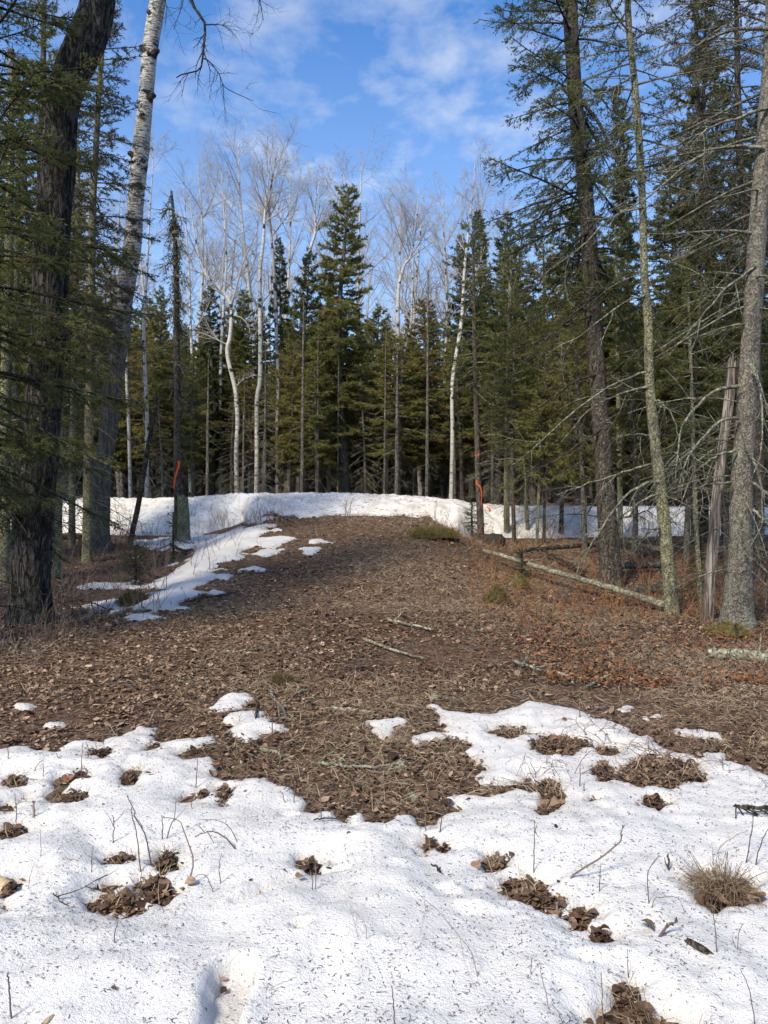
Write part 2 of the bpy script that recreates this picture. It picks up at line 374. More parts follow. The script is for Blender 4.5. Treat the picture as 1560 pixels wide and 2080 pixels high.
M = {}
def bark_mat(name, dark, mid, light, zs=0.25, scale=28, lichen=0.0, lichen_col=(0.36, 0.37, 0.27), bstr=0.9, bdist=0.03, lic_lo=0.60):
    m, nt, b = new_mat(name, 0.9, 0.1)
    v = coords(nt, (1, 1, zs)); f = noise(nt, v, scale, 8, 0.68, 0.6)
    rn = noise(nt, v, scale * 0.42, 5, 0.62, 1.1)
    vv = math_node(nt, 'ABSOLUTE', math_node(nt, 'SUBTRACT', rn, 0.5))
    crack = ramp(nt, vv, [(0.0, 0.0), (0.055, 1.0)])
    c = ramp(nt, f, [(0.30, dark), (0.50, mid), (0.70, light)])
    c = mixc(nt, math_node(nt, 'SUBTRACT', 1.0, crack), c, dark)
    if lichen > 0:
        v2 = coords(nt, (1, 1, 1)); l1 = noise(nt, v2, 4.0, 5, 0.6); l2 = noise(nt, v2, 45.0, 3, 0.6)
        lf = math_node(nt, 'MULTIPLY', ramp(nt, l1, [(lic_lo - 0.15, 0.0), (lic_lo + 0.08, 1.0)]), ramp(nt, l2, [(0.42, 0.0), (0.58, 1.0)]))
        c = mixc(nt, math_node(nt, 'MULTIPLY', lf, lichen), c, lichen_col)
    nt.links.new(c, b.inputs['Base Color'])
    bump(nt, b, math_node(nt, 'ADD', math_node(nt, 'MULTIPLY', crack, 0.7), f), bstr, bdist)
    M[name] = m; return m
bark_mat('aspen_furrowed_bark', (0.015, 0.014, 0.013), (0.10, 0.092, 0.084), (0.25, 0.235, 0.215), 0.26, 26, 0.25, (0.22, 0.22, 0.19), 1.0, 0.09)
bark_mat('spruce_bark', (0.030, 0.025, 0.021), (0.115, 0.093, 0.078), (0.24, 0.205, 0.18), 0.55, 42, 0.45, (0.26, 0.27, 0.19), 0.9, 0.025)
bark_mat('lichen_bark', (0.055, 0.048, 0.038), (0.17, 0.15, 0.12), (0.31, 0.29, 0.24), 0.9, 55, 0.95, (0.44, 0.45, 0.25), 0.9, 0.025, 0.47)
bark_mat('grey_bark', (0.06, 0.052, 0.045), (0.19, 0.17, 0.145), (0.34, 0.315, 0.28), 0.9, 50, 0.6, (0.38, 0.39, 0.29), 0.8, 0.02, 0.56)
bark_mat('snag_wood', (0.09, 0.075, 0.062), (0.30, 0.26, 0.225), (0.44, 0.40, 0.36), 0.06, 22, 0.0, bstr=0.9, bdist=0.02)
bark_mat('dark_branch', (0.02, 0.017, 0.015), (0.07, 0.058, 0.05), (0.16, 0.14, 0.12), 1.0, 30, 0.3)
bark_mat('lichen_branch', (0.09, 0.08, 0.065), (0.20, 0.185, 0.15), (0.36, 0.35, 0.28), 1.0, 20, 0.7, (0.38, 0.41, 0.30), lic_lo=0.5)
bark_mat('far_trunk', (0.06, 0.053, 0.046), (0.16, 0.145, 0.125), (0.27, 0.25, 0.22), 0.8, 18, 0.3)
bark_mat('log_bark', (0.10, 0.09, 0.07), (0.28, 0.26, 0.20), (0.42, 0.41, 0.31), 1.0, 26, 0.8, (0.46, 0.47, 0.33), lic_lo=0.5)

def birch_mat(name, white=(0.66, 0.64, 0.60), dark_below=None, dark_amt=0.0, scar=0.60, lent=0.62):
    m, nt, b = new_mat(name, 0.75, 0.2)
    v = coords(nt, (1, 1, 5.0)); l = noise(nt, v, 9.0, 5, 0.65, 0.3)
    v2 = coords(nt, (1, 1, 1.1)); s = noise(nt, v2, 3.4, 4, 0.6)
    v3 = coords(nt, (1, 1, 1)); g = noise(nt, v3, 14.0, 5, 0.6)
    base = mixc(nt, ramp(nt, g, [(0.35, 0.0), (0.7, 1.0)]), white, (white[0] * 0.72, white[1] * 0.70, white[2] * 0.66))
    lf = ramp(nt, l, [(lent - 0.02, 0.0), (lent + 0.05, 1.0)])
    sf = ramp(nt, s, [(scar, 0.0), (scar + 0.05, 1.0)])
    c = mixc(nt, math_node(nt, 'MULTIPLY', lf, 0.85), base, (0.05, 0.045, 0.04))
    c = mixc(nt, sf, c, (0.035, 0.03, 0.028))
    h = l
    if dark_below is not None:
        t = N(nt, 'ShaderNodeTexCoord'); sp = N(nt, 'ShaderNodeSeparateXYZ'); nt.links.new(t.outputs['Object'], sp.inputs[0])
        zf = math_node(nt, 'ADD', math_node(nt, 'DIVIDE', sp.outputs[2], dark_below * 2), math_node(nt, 'MULTIPLY', math_node(nt, 'SUBTRACT', s, 0.5), 0.5))
        zf = ramp(nt, zf, [(0.36, 1.0), (0.62, 0.0)])
        v4 = coords(nt, (1, 1, 0.14)); fr = noise(nt, v4, 30.0, 7, 0.7, 0.5)
        dc = ramp(nt, fr, [(0.32, (0.02, 0.018, 0.017)), (0.5, (0.10, 0.093, 0.085)), (0.70, (0.25, 0.235, 0.215))])
        c = mixc(nt, zf, c, dc); h = math_node(nt, 'ADD', l, math_node(nt, 'MULTIPLY', math_node(nt, 'MULTIPLY', fr, zf), 3.0))
    nt.links.new(c, b.inputs['Base Color']); bump(nt, b, h, 0.6, 0.02)
    M[name] = m; return m
birch_mat('birch_bark', (0.56, 0.54, 0.50), scar=0.57, lent=0.58)
birch_mat('big_birch_bark', (0.60, 0.58, 0.53), dark_below=5.0, scar=0.58, lent=0.50)
birch_mat('birch_twigs', (0.40, 0.365, 0.335), scar=0.72, lent=0.66)
birch_mat('grey_birch_bark', (0.40, 0.38, 0.35), scar=0.52, lent=0.57)

def foliage_mat(name, stops, trans=0.18):
    m, nt, b = new_mat(name, 0.7, 0.15)
    oi = N(nt, 'ShaderNodeObjectInfo')
    f = math_node(nt, 'ADD', tint_attr(nt), math_node(nt, 'MULTIPLY', math_node(nt, 'SUBTRACT', oi.outputs['Random'], 0.5), 0.46), True)
    c = ramp(nt, f, stops); nt.links.new(c, b.inputs['Base Color'])
    if trans:
        tr = N(nt, 'ShaderNodeBsdfTranslucent'); nt.links.new(c, tr.inputs[0])
        mx = N(nt, 'ShaderNodeMixShader'); mx.inputs[0].default_value = trans
        out = nt.nodes['Material Output']; nt.links.new(b.outputs[0], mx.inputs[1]); nt.links.new(tr.outputs[0], mx.inputs[2]); nt.links.new(mx.outputs[0], out.inputs[0])
    M[name] = m; return m
foliage_mat('spruce_needles', [(0.0, (0.085, 0.096, 0.036)), (0.45, (0.175, 0.182, 0.058)), (0.8, (0.235, 0.222, 0.068)), (1.0, (0.27, 0.21, 0.09))], 0.5)
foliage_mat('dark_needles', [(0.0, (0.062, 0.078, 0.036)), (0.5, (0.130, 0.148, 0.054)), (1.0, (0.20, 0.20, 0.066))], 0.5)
foliage_mat('lichen_needles', [(0.0, (0.045, 0.048, 0.028)), (0.5, (0.11, 0.105, 0.065)), (1.0, (0.21, 0.20, 0.13))])
foliage_mat('dead_needles', [(0.0, (0.10, 0.085, 0.07)), (0.6, (0.20, 0.175, 0.145)), (1.0, (0.26, 0.235, 0.19))])
LEAF_STOPS = [(0.0, (0.055, 0.036, 0.025)), (0.3, (0.150, 0.096, 0.064)), (0.55, (0.250, 0.168, 0.116)), (0.8, (0.35, 0.250, 0.178)), (0.93, (0.46, 0.355, 0.26)), (1.0, (0.28, 0.125, 0.06))]
foliage_mat('dead_leaf', LEAF_STOPS, 0.0)
nt = M['dead_leaf'].node_tree; b = nt.nodes['Principled BSDF']; lk = b.inputs['Base Color'].links[0].from_socket
v = coords(nt, (1, 1, 1), 'Object'); f = noise(nt, v, 70, 5, 0.65)
nt.links.new(mixc(nt, 1.0, lk, ramp(nt, f, [(0.3, (0.45, 0.43, 0.42)), (0.7, (1.25, 1.2, 1.15))]), 'MULTIPLY'), b.inputs['Base Color']); bump(nt, b, f, 0.6, 0.006); b.inputs['Roughness'].default_value = 0.6
foliage_mat('dry_grass', [(0.0, (0.13, 0.092, 0.058)), (0.5, (0.29, 0.22, 0.145)), (1.0, (0.48, 0.40, 0.28))], 0.0)
foliage_mat('red_stem', [(0.0, (0.07, 0.038, 0.030)), (0.5, (0.17, 0.10, 0.078)), (1.0, (0.30, 0.22, 0.175))], 0.0)
foliage_mat('rusty_fern', [(0.0, (0.10, 0.045, 0.022)), (0.5, (0.22, 0.10, 0.045)), (1.0, (0.33, 0.17, 0.08))], 0.0)
foliage_mat('moss', [(0.0, (0.045, 0.042, 0.016)), (0.5, (0.12, 0.10, 0.035)), (1.0, (0.24, 0.19, 0.075))], 0.0)
foliage_mat('pale_lichen', [(0.0, (0.22, 0.24, 0.15)), (1.0, (0.46, 0.48, 0.34))], 0.0)
foliage_mat('needle_debris', [(0.0, (0.035, 0.032, 0.030)), (1.0, (0.12, 0.105, 0.095))], 0.0)
foliage_mat('red_leaf', [(0.0, (0.16, 0.035, 0.025)), (1.0, (0.30, 0.09, 0.06))], 0.0)
foliage_mat('twig_bark', [(0.0, (0.045, 0.035, 0.030)), (0.5, (0.13, 0.10, 0.085)), (1.0, (0.28, 0.24, 0.20))], 0.0)
m, nt, b = new_mat('orange_tape', 0.5, 0.3); b.inputs['Base Color'].default_value = (0.85, 0.13, 0.03, 1); M['orange_tape'] = m
m, nt, b = new_mat('boulder_stone', 0.9, 0.2); v = coords(nt); c = ramp(nt, noise(nt, v, 9, 8, .65), [(0.3, (0.012, 0.012, 0.012)), (0.7, (0.06, 0.056, 0.05))]); nt.links.new(c, b.inputs['Base Color']); bump(nt, b, noise(nt, v, 16, 8, .7), .8, .03); M['boulder_stone'] = m
m, nt, b = new_mat('split_wood', 0.7, 0.2); v = coords(nt, (6, 1, 6)); c = ramp(nt, noise(nt, v, 14, 6, .6), [(0.3, (0.22, 0.13, 0.07)), (0.5, (0.48, 0.36, 0.22)), (0.7, (0.66, 0.54, 0.36))]); nt.links.new(c, b.inputs['Base Color']); bump(nt, b, noise(nt, v, 20, 6, .6), .6, .01); M['split_wood'] = m

m, nt, b = new_mat('forest_soil', 0.95, 0.1)
v = coords(nt); f = noise(nt, v, 22, 9, 0.72); f2 = noise(nt, v, 1.1, 4, 0.55); vo = voro(nt, v, 26.0, 'F1', 1)
c = ramp(nt, f, [(0.32, (0.018, 0.012, 0.008)), (0.50, (0.060, 0.040, 0.028)), (0.64, (0.13, 0.092, 0.066)), (0.78, (0.25, 0.19, 0.14))])
sc = N(nt, 'ShaderNodeSeparateColor'); nt.links.new(vo, sc.inputs[0])
c = mixc(nt, 0.45, c, ramp(nt, sc.outputs[0], LEAF_STOPS))
c = mixc(nt, math_node(nt, 'MULTIPLY', ramp(nt, f2, [(0.45, 0.0), (0.65, 1.0)]), 0.45), c, (0.13, 0.072, 0.042))
nt.links.new(c, b.inputs['Base Color']); bump(nt, b, math_node(nt, 'ADD', f, math_node(nt, 'MULTIPLY', sc.outputs[0], .4)), 1.0, 0.05); M['forest_soil'] = m

def snow_mat(name, col, dirt, speck_scale, dirt_amt):
    m, nt, b = new_mat(name, 0.55, 0.25)
    v = coords(nt); g1 = noise(nt, v, 260, 2, 0.6); g2 = noise(nt, v, 70, 4, 0.65); g3 = noise(nt, v, 2.2, 6, 0.6)
    g4 = noise(nt, v, 9.0, 5, 0.65)
    c = mixc(nt, math_node(nt, 'MULTIPLY', ramp(nt, g3, [(0.38, 0.0), (0.66, 1.0)]), dirt_amt), col, dirt)
    c = mixc(nt, math_node(nt, 'MULTIPLY', ramp(nt, g4, [(0.50, 0.0), (0.72, 1.0)]), 0.45), c, (dirt[0] * .86, dirt[1] * .85, dirt[2] * .83))
    c = mixc(nt, math_node(nt, 'MULTIPLY', ramp(nt, g2, [(0.35, 1.0), (0.55, 0.0)]), 0.16), c, (0.55, 0.56, 0.58))
    vd = voro(nt, v, speck_scale, 'F1', 0); vc = N(nt, 'ShaderNodeSeparateColor'); nt.links.new(voro(nt, v, speck_scale, 'F1', 1), vc.inputs[0])
    spk = math_node(nt, 'MULTIPLY', ramp(nt, vd, [(0.16, 1.0), (0.24, 0.0)]), ramp(nt, vc.outputs[0], [(0.48, 0.0), (0.52, 1.0)]))
    c = mixc(nt, math_node(nt, 'MULTIPLY', spk, 0.9), c, (0.09, 0.08, 0.07))
    ta = math_node(nt, 'MULTIPLY', tint_attr(nt), ramp(nt, g2, [(0.3, 0.15), (0.7, 0.75)]))
    c = mixc(nt, ta, c, (0.30, 0.255, 0.215))
    nt.links.new(c, b.inputs['Base Color'])
    bump(nt, b, math_node(nt, 'ADD', g1, math_node(nt, 'MULTIPLY', g2, 2.2)), 0.7, 0.008)
    b.inputs['Subsurface Weight'].default_value = 0.0
    M[name] = m
snow_mat('spring_snow', (0.765, 0.757, 0.745), (0.60, 0.585, 0.56), 130.0, 0.6)
snow_mat('bank_snow', (0.85, 0.84, 0.825), (0.50, 0.455, 0.395), 34.0, 0.8)

# ------------------------------------------------------------------ setting: ground, snow
def axis(edges):
    out = []
    for a, b, st in edges: out.append(np.arange(a, b, st))
    out.append(np.array([edges[-1][1]])); return np.concatenate(out)
def grid_faces(ny, nx):
    i, j = np.meshgrid(np.arange(ny - 1), np.arange(nx - 1), indexing='ij'); b = i * nx + j
    return np.stack([b, b + 1, b + nx + 1, b + nx], -1).reshape(-1, 4)
gx = np.unique(np.round(np.concatenate([-np.geomspace(12, 900, 26), axis([(-12, -6, .25), (-6, 6, .08), (6, 12, .25)]), np.geomspace(12, 900, 26)]), 4))
gy = np.unique(np.round(np.concatenate([-np.geomspace(0.5, 300, 20), axis([(-.5, 2, .25), (2, 8, .07), (8, 20, .11), (20, 36, .4)]), np.geomspace(36, 1400, 34)]), 4))
X, Y = np.meshgrid(gx, gy)
ground = link('forest_ground', mk_mesh('forest_ground', np.stack([X, Y, ground_z(X, np.maximum(Y, 0))], -1).reshape(-1, 3), Q=grid_faces(len(gy), len(gx)), smooth=True), M['forest_soil'])
ground['kind'] = 'structure'; ground['label'] = 'brown forest floor of soil and old leaves rising to the snowbank'

def snow_sheet(name, xs, ys, keep, mat, label):
    X, Y = np.meshgrid(xs, ys); T = snow_field(X, Y); Z = ground_z(X, Y) + T
    ok = (T > -0.05) & keep(X, Y)
    F = grid_faces(len(ys), len(xs)); F = F[ok.ravel()[F].all(1)]
    used = np.unique(F); mp = np.full(X.size, -1); mp[used] = np.arange(len(used))
    V = np.stack([X, Y, Z], -1).reshape(-1, 3)[used]
    tn = np.exp(-np.maximum(T.ravel()[used], 0) / 0.022)
    o = link(name, mk_mesh(name, V, Q=mp[F], tint=tn, smooth=True), mat); o['kind'] = 'structure'; o['label'] = label; return o
ys = [1.3]
while ys[-1] < 7.4: ys.append(ys[-1] + 0.007 + 0.0032 * ys[-1])
snow_sheet('snow', np.arange(-6.4, 6.4, 0.021), np.array(ys), lambda X, Y: np.abs(X) < 0.56 * Y + 2.3, M['spring_snow'], 'melting needle-strewn snow covering the ground at the front')
snow_sheet('snow_patch', np.arange(-8.5, 0.5, 0.04), np.arange(8.8, 18.8, 0.045), lambda X, Y: np.abs(X) < 99, M['spring_snow'], 'shaded snow strip left beside the bare track')

# snowbank: a ploughed ridge along the road
TOPV = np.array([(-600, 1022), (0, 1018), (220, 1009), (330, 1009), (400, 1006), (520, 1000), (640, 1001), (780, 1002), (830, 1006), (880, 1010), (950, 1019), (1010, 1025), (1060, 1027), (1300, 1027), (1560, 1030), (2200, 1034)])
BOTV = np.array([(-600, 1078), (0, 1078), (220, 1088), (330, 1090), (420, 1084), (470, 1070), (500, 1058), (540, 1049), (600, 1050), (680, 1049), (780, 1053), (870, 1054), (900, 1068), (940, 1092), (1040, 1096), (1150, 1094), (1300, 1092), (1560, 1090), (2200, 1085)])
us = np.linspace(-560, 2160, 900); YC = 19.6
nt_ = 46
rows = []
fb = np.array([gp(u, np.interp(u, BOTV[:, 0], BOTV[:, 1])) for u in us[::6]])
fbx = np.stack([np.interp(us, us[::6], fb[:, k]) for k in range(3)], 1)
ztop = np.array([pt(u, np.interp(u, TOPV[:, 0], TOPV[:, 1]), YC + 0.0015 * abs(u - 780))[2] for u in us]) - 0.03
xt = np.array([(u - 780) / FPX * (YC + 0.0015 * abs(u - 780)) * 1.0 for u in us]); yt = YC + 0.0015 * np.abs(us - 780)
for k in range(nt_):
    t = k / (nt_ - 1)
    if t <= 0.62:
        s = t / 0.62
        x = fbx[:, 0] + (xt - fbx[:, 0]) * s; y = fbx[:, 1] + (yt - fbx[:, 1]) * s
        zb = fbx[:, 2] - 0.04
        z = zb + (ztop - zb) * (1 - (1 - s) ** 1.45)
        amp = s
    else:
        s = (t - 0.62) / 0.38
        x = xt * (1 + 0.12 * s); y = yt + 2.4 * s
        zg = ground_z(x, y) - 0.05
        z = ztop + (zg - ztop) * sstep(0.15, 1.0, s); amp = 1 - s
    lump = 0.018 * fbm(x * 4.5, y * 4.5, None, 61, 3) + 0.040 * np.maximum(vnoise(x * 7.5, y * 7.5, None, 67) - .1, 0) * amp + 0.012 * fbm(x * 14, y * 14, None, 69, 2) + 0.03 * vnoise(x * 1.1, y * 1.1, None, 71)
    z = z + lump * min(1, 6 * t)
    rows.append(np.stack([x, y, z], -1))
bank = link('snowbank', mk_mesh('snowbank', np.array(rows).reshape(-1, 3), Q=grid_faces(nt_, len(us)), smooth=True), M['bank_snow'])
bank['kind'] = 'structure'; bank['label'] = 'ploughed ridge of old snow along the edge of the woods'

# ------------------------------------------------------------------ trees: conifers
def needles(B, D, cnt, rng, ln, wn, spread=0.8, tint=None, jit=0.0, L=None):
    """needle blades around twig segments: B base, D vector of each twig"""
    idx = np.repeat(np.arange(len(B)), cnt)
    t = rng.random(len(idx)); p = B[idx] + D[idx] * t[:, None]
    if jit: p = p + rng.normal(size=p.shape) * jit
    d = nrm(D)[idx]; q = rand_perp(d, rng)
    dr = nrm(d * (1.0 - 0.3 * spread) + q * spread)
    side = nrm(np.cross(dr, rng.normal(size=dr.shape)))
    l = ln * (0.6 + 0.7 * rng.random(len(idx)))[:, None]; w = wn * (0.7 + 0.6 * rng.random(len(idx)))[:, None]
    V = np.stack([p - side * w / 2, p + side * w / 2, p + dr * l], 1).reshape(-1, 3)
    T = np.arange(len(V)).reshape(-1, 3)
    tn = np.repeat((tint[idx] if tint is not None else np.full(len(idx), .5)) + rng.normal(size=len(idx)) * 0.10, 3)
    return V, T, np.clip(tn, 0, 1)
def conifer_parts(seed, H, hb, Rm, nb, trunk_r, dens=11.0, ln=0.10, wn=0.022, npm=70, droop=0.35, dead=20, sub=False, prof=0.8, gap=0.0, trunk_path=None, tint_mu=0.45, azs=None, bare=0.0, dead_len=1.0, smin=0.0, smax=1.0, twf=0.34, up=0.6):
    """returns MB for trunk, branches (wood) and crown; base at the origin"""
    rng = np.random.default_rng(seed)
    if trunk_path is None:
        zz = np.linspace(-0.25, H, 9); sw = 0.012 * H
        TP = np.stack([sw * np.sin(zz * 0.5 + seed), sw * np.cos(zz * 0.37 + seed * 2), zz], 1); TP[:, :2] -= TP[0, :2]
        TR = trunk_r * (1 - np.clip(zz, 0, H) / H) ** 0.8 + 0.012
    else: TP, TR = trunk_path
    tr = MB(); V, Q, C, rad = trunk_tube(TP, TR, 10, 36, 0.05, 3, 5, 0.05, seed, 0.35, 0.4); tr.add(V, Q=Q)
    def trunk_at(z):
        return np.stack([np.interp(z, C[:, 2], C[:, 0]), np.interp(z, C[:, 2], C[:, 1]), z], -1), np.interp(z, C[:, 2], rad)
    s = smin + (smax - smin) * (np.arange(nb) + rng.random(nb)) / nb
    s = s ** 1.05
    hgt = hb + (H - hb) * s
    az = np.arange(nb) * 2.39996 + rng.normal(size=nb) * 0.4
    if azs is not None: az = azs[0] + (rng.random(nb) - 0.5) * azs[1]
    L = Rm * (np.clip(1 - s, 0, 1) ** prof * 0.94 + 0.06) * (0.48 + 0.72 * rng.random(nb)) * np.minimum(1, 0.55 + s * 3.0)
    e0 = -0.18 + (up + 0.18) * s + rng.normal(size=nb) * 0.17
    t = np.linspace(0, 1, 6)[None]
    b0, br = trunk_at(hgt)
    rad_d = np.stack([np.cos(az), np.sin(az)], -1)
    zc = L[:, None] * (np.tan(e0)[:, None] * t - droop * (1 - 0.75 * s)[:, None] * t ** 1.7 + 0.16 * t ** 3)
    side_w = (rng.normal(size=nb) * 0.12)[:, None] * t ** 2 * L[:, None]
    P = np.stack([b0[:, 0:1] + rad_d[:, 0:1] * L[:, None] * t - rad_d[:, 1:2] * side_w, b0[:, 1:2] + rad_d[:, 1:2] * L[:, None] * t + rad_d[:, 0:1] * side_w, b0[:, 2:3] + zc], -1)
    BR = (0.006 + 0.009 * L)[:, None] * np.linspace(1, 0.25, 6)[None]
    wood = MB(); V, Q = tubes(P, BR, 4); wood.add(V, Q=Q, tint=0.4)
    crown = MB()
    live = rng.random(nb) > gap
    cnt = np.maximum(3, (L * dens + 3)).astype(int) * live
    idx = np.repeat(np.arange(nb), cnt)
    if len(idx):
        tt = 0.12 + 0.88 * rng.random(len(idx)) ** 0.8
        b, d = path_at(P, idx, tt)
        lat = nrm(np.cross(d, np.array([0, 0, 1.0]))) * np.where(rng.random(len(idx)) < .5, 1, -1)[:, None]
        dr = nrm(lat * (0.75 + 0.3 * rng.random(len(idx)))[:, None] + d * 0.75 + np.array([0, 0, -1.0]) * (0.05 + 0.45 * rng.random(len(idx)) * (1 - s[idx]))[:, None] + rng.normal(size=b.shape) * 0.27)
        tl = (L[idx] * twf * (1 - tt) ** 0.6 + 0.07) * (0.6 + 0.6 * rng.random(len(idx)))
        D = dr * tl[:, None]
        mid = b + D * 0.55; end = b + D + np.array([0, 0, -0.10])[None] * tl[:, None]
        V, Q = tubes(np.stack([b, end], 1), np.stack([0.004 + 0.004 * tl, 0.0018 + 0 * tl], 1), 3); wood.add(V, Q=Q, tint=0.5)
        bt = np.clip(tint_mu + rng.normal(size=nb) * 0.16 + 0.14 * (s - 0.5), 0, 1)
        keep = rng.random(len(b)) > bare
        b, D, tl, idx2 = b[keep], D[keep], tl[keep], idx[keep]
        tin = np.clip(bt[idx2] + rng.normal(size=len(b)) * 0.08, 0, 1)
        if sub:
            c2 = np.maximum(2, tl * 20).astype(int); i2 = np.repeat(np.arange(len(b)), c2)
            u = rng.random(len(i2)); bb = b[i2] + D[i2] * u[:, None]
            dd = nrm(D)[i2]; lt = rand_perp(dd, rng); lt[:, 2] *= 0.45; dr2 = nrm(dd * 0.8 + lt * 0.7 + np.array([0, 0, -0.10]))
            l2 = (0.05 + 0.10 * (1 - u)) * (0.6 + 0.7 * rng.random(len(i2)))
            D2 = dr2 * l2[:, None]
            n2 = np.maximum(4, l2 * npm * 1.3).astype(int)
            V, T, tn = needles(bb, D2, n2, rng, ln, wn, 0.75, tin[i2]); crown.add(V, T=T, tint=tn)
            n1_ = np.maximum(2, tl * npm * 0.5).astype(int)
            V, T, tn = needles(b, D, n1_, rng, ln, wn, 0.8, tin); crown.add(V, T=T, tint=tn)
        else:
            nn = np.maximum(4, tl * npm).astype(int)
            V, T, tn = needles(b, D, nn, rng, ln, wn, 0.72, tin, 0.012); crown.add(V, T=T, tint=tn)
        # needles on the bough itself
        ob = P[:, 2:-1].reshape(-1, 3)[np.repeat(live, 3)]; oD = (P[:, 3:] - P[:, 2:-1]).reshape(-1, 3)[np.repeat(live, 3)]
        V, T, tn = needles(ob, oD, np.maximum(3, np.linalg.norm(oD, axis=1) * npm * 0.8).astype(int), rng, ln, wn, 0.7, np.repeat(bt[live], 3)); crown.add(V, T=T, tint=tn)
        tip = np.array([C[-3], C[-2]]); V, T, tn = needles(tip, np.array([C[-2] - C[-3], C[-1] - C[-2]]), 12, rng, ln, wn, 0.8, np.array([.5, .5])); crown.add(V, T=T, tint=tn)
    if dead:
        z0 = 0.18 * hb; zd = z0 + (hb * 1.25 - z0) * rng.random(dead)
        b0, br = trunk_at(zd); az = rng.random(dead) * 6.283
        Ld = dead_len * Rm * (0.25 + 0.55 * rng.random(dead))
        rd = np.stack([np.cos(az), np.sin(az), -0.1 + 0.25 * rng.normal(size=dead)], -1)
        tt = np.linspace(0, 1, 5)[None, :, None]
        PD = b0[:, None] + rd[:, None] * Ld[:, None, None] * tt + np.array([0, 0, -0.35])[None, None] * Ld[:, None, None] * tt ** 2
        RD = (0.004 + 0.006 * Ld)[:, None] * np.linspace(1, 0.3, 5)[None]
        V, Q = tubes(PD, RD, 3); wood.add(V, Q=Q, tint=0.6)
        C2, R2 = grow(PD, RD, 5, 0.15, 1, 0.9, lambda pl, t: 0.38 * pl, rng, 3, 0.3, -0.35, 0.6, 0.4, 0.0022)
        V, Q = tubes(C2, R2, 3); wood.add(V, Q=Q, tint=0.7)
        C3, R3 = grow(C2, R2, 2, 0.2, 1, 0.8, lambda pl, t: 0.5 * pl, rng, 2, 0.3, -0.3, 0.7, 0.5, 0.0018)
        V, Q = tubes(C3, R3, 3); wood.add(V, Q=Q, tint=0.8)
    return tr, wood, crown

PROTO = {}
def proto(key, wood_mat, crown_mat, trunk_mat, **kw):
    tr, wd, cr = conifer_parts(**kw)
    PROTO[key] = (tr.mesh('trunk', True), wd.mesh('branches'), cr.mesh('crown'), kw['H'], kw['Rm'], trunk_mat, wood_mat, crown_mat)
    for me, mt in zip(PROTO[key][:3], (trunk_mat, wood_mat, crown_mat)): me.materials.append(M[mt])
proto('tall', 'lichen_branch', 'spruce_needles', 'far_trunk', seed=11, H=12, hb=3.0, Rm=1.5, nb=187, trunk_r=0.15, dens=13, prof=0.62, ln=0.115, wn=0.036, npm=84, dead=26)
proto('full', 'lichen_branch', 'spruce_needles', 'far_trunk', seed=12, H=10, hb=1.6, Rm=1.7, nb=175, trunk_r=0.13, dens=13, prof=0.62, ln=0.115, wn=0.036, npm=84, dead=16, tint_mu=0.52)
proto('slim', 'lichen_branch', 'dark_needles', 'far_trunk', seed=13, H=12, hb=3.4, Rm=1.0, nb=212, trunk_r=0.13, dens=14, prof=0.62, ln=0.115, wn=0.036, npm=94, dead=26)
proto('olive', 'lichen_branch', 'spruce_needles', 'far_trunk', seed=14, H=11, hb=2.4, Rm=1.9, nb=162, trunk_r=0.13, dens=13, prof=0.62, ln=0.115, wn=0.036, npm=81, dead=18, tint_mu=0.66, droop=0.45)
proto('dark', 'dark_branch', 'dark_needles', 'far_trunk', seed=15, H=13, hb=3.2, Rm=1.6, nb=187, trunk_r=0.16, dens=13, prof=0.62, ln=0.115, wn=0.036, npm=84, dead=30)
proto('sparse', 'lichen_branch', 'spruce_needles', 'spruce_bark', seed=16, H=12, hb=2.8, Rm=1.6, nb=150, trunk_r=0.13, dens=12, ln=0.11, wn=0.03, prof=.6, npm=62, dead=44, gap=0.15, dead_len=1.2)
proto('dead', 'lichen_branch', 'dead_needles', 'far_trunk', seed=17, H=8, hb=1.0, Rm=1.5, nb=70, trunk_r=0.08, dens=9, npm=26, dead=24, droop=0.6, bare=0.5, up=0.1)
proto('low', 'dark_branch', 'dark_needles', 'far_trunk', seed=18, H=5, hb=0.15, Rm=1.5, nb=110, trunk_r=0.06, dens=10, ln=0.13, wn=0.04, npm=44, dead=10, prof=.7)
proto('young', 'lichen_branch', 'spruce_needles', 'far_trunk', seed=19, H=7, hb=2.0, Rm=1.3, nb=100, trunk_r=0.085, dens=12, ln=.115, wn=.032, npm=62, dead=16, prof=.55, tint_mu=.6, droop=.3)
def place_conifer(key, u, Y, tipv, hw=None, name='spruce_tree', label='', group=None, rot=None, cat='tree', dx=0.0):
    me3 = PROTO[key]; H, Rm = me3[3], me3[4]
    x = (u - 780) / FPX * Y; z0 = gz(x, min(Y, 69))
    ztip = CAM_H + (1000 - tipv) / FPX * Y
    sz = (ztip - z0) / H; sx = sz if hw is None else (hw / FPX * Y) / (Rm * 0.92)
    e = thing(name, (x, Y, z0), label, cat, group)
    e.scale = (sx, sx, sz); e.rotation_euler.x, e.rotation_euler.y = rng0.normal() * .022, rng0.normal() * .022; e.rotation_euler.z = rng0.random() * 6.283 if rot is None else rot
    for nm, me in zip(('trunk', 'branches', 'crown'), me3[:3]): link(nm, me, None, e)
    return e
rng0 = np.random.default_rng(99)

BACK = 'conifers along the back of the clearing'
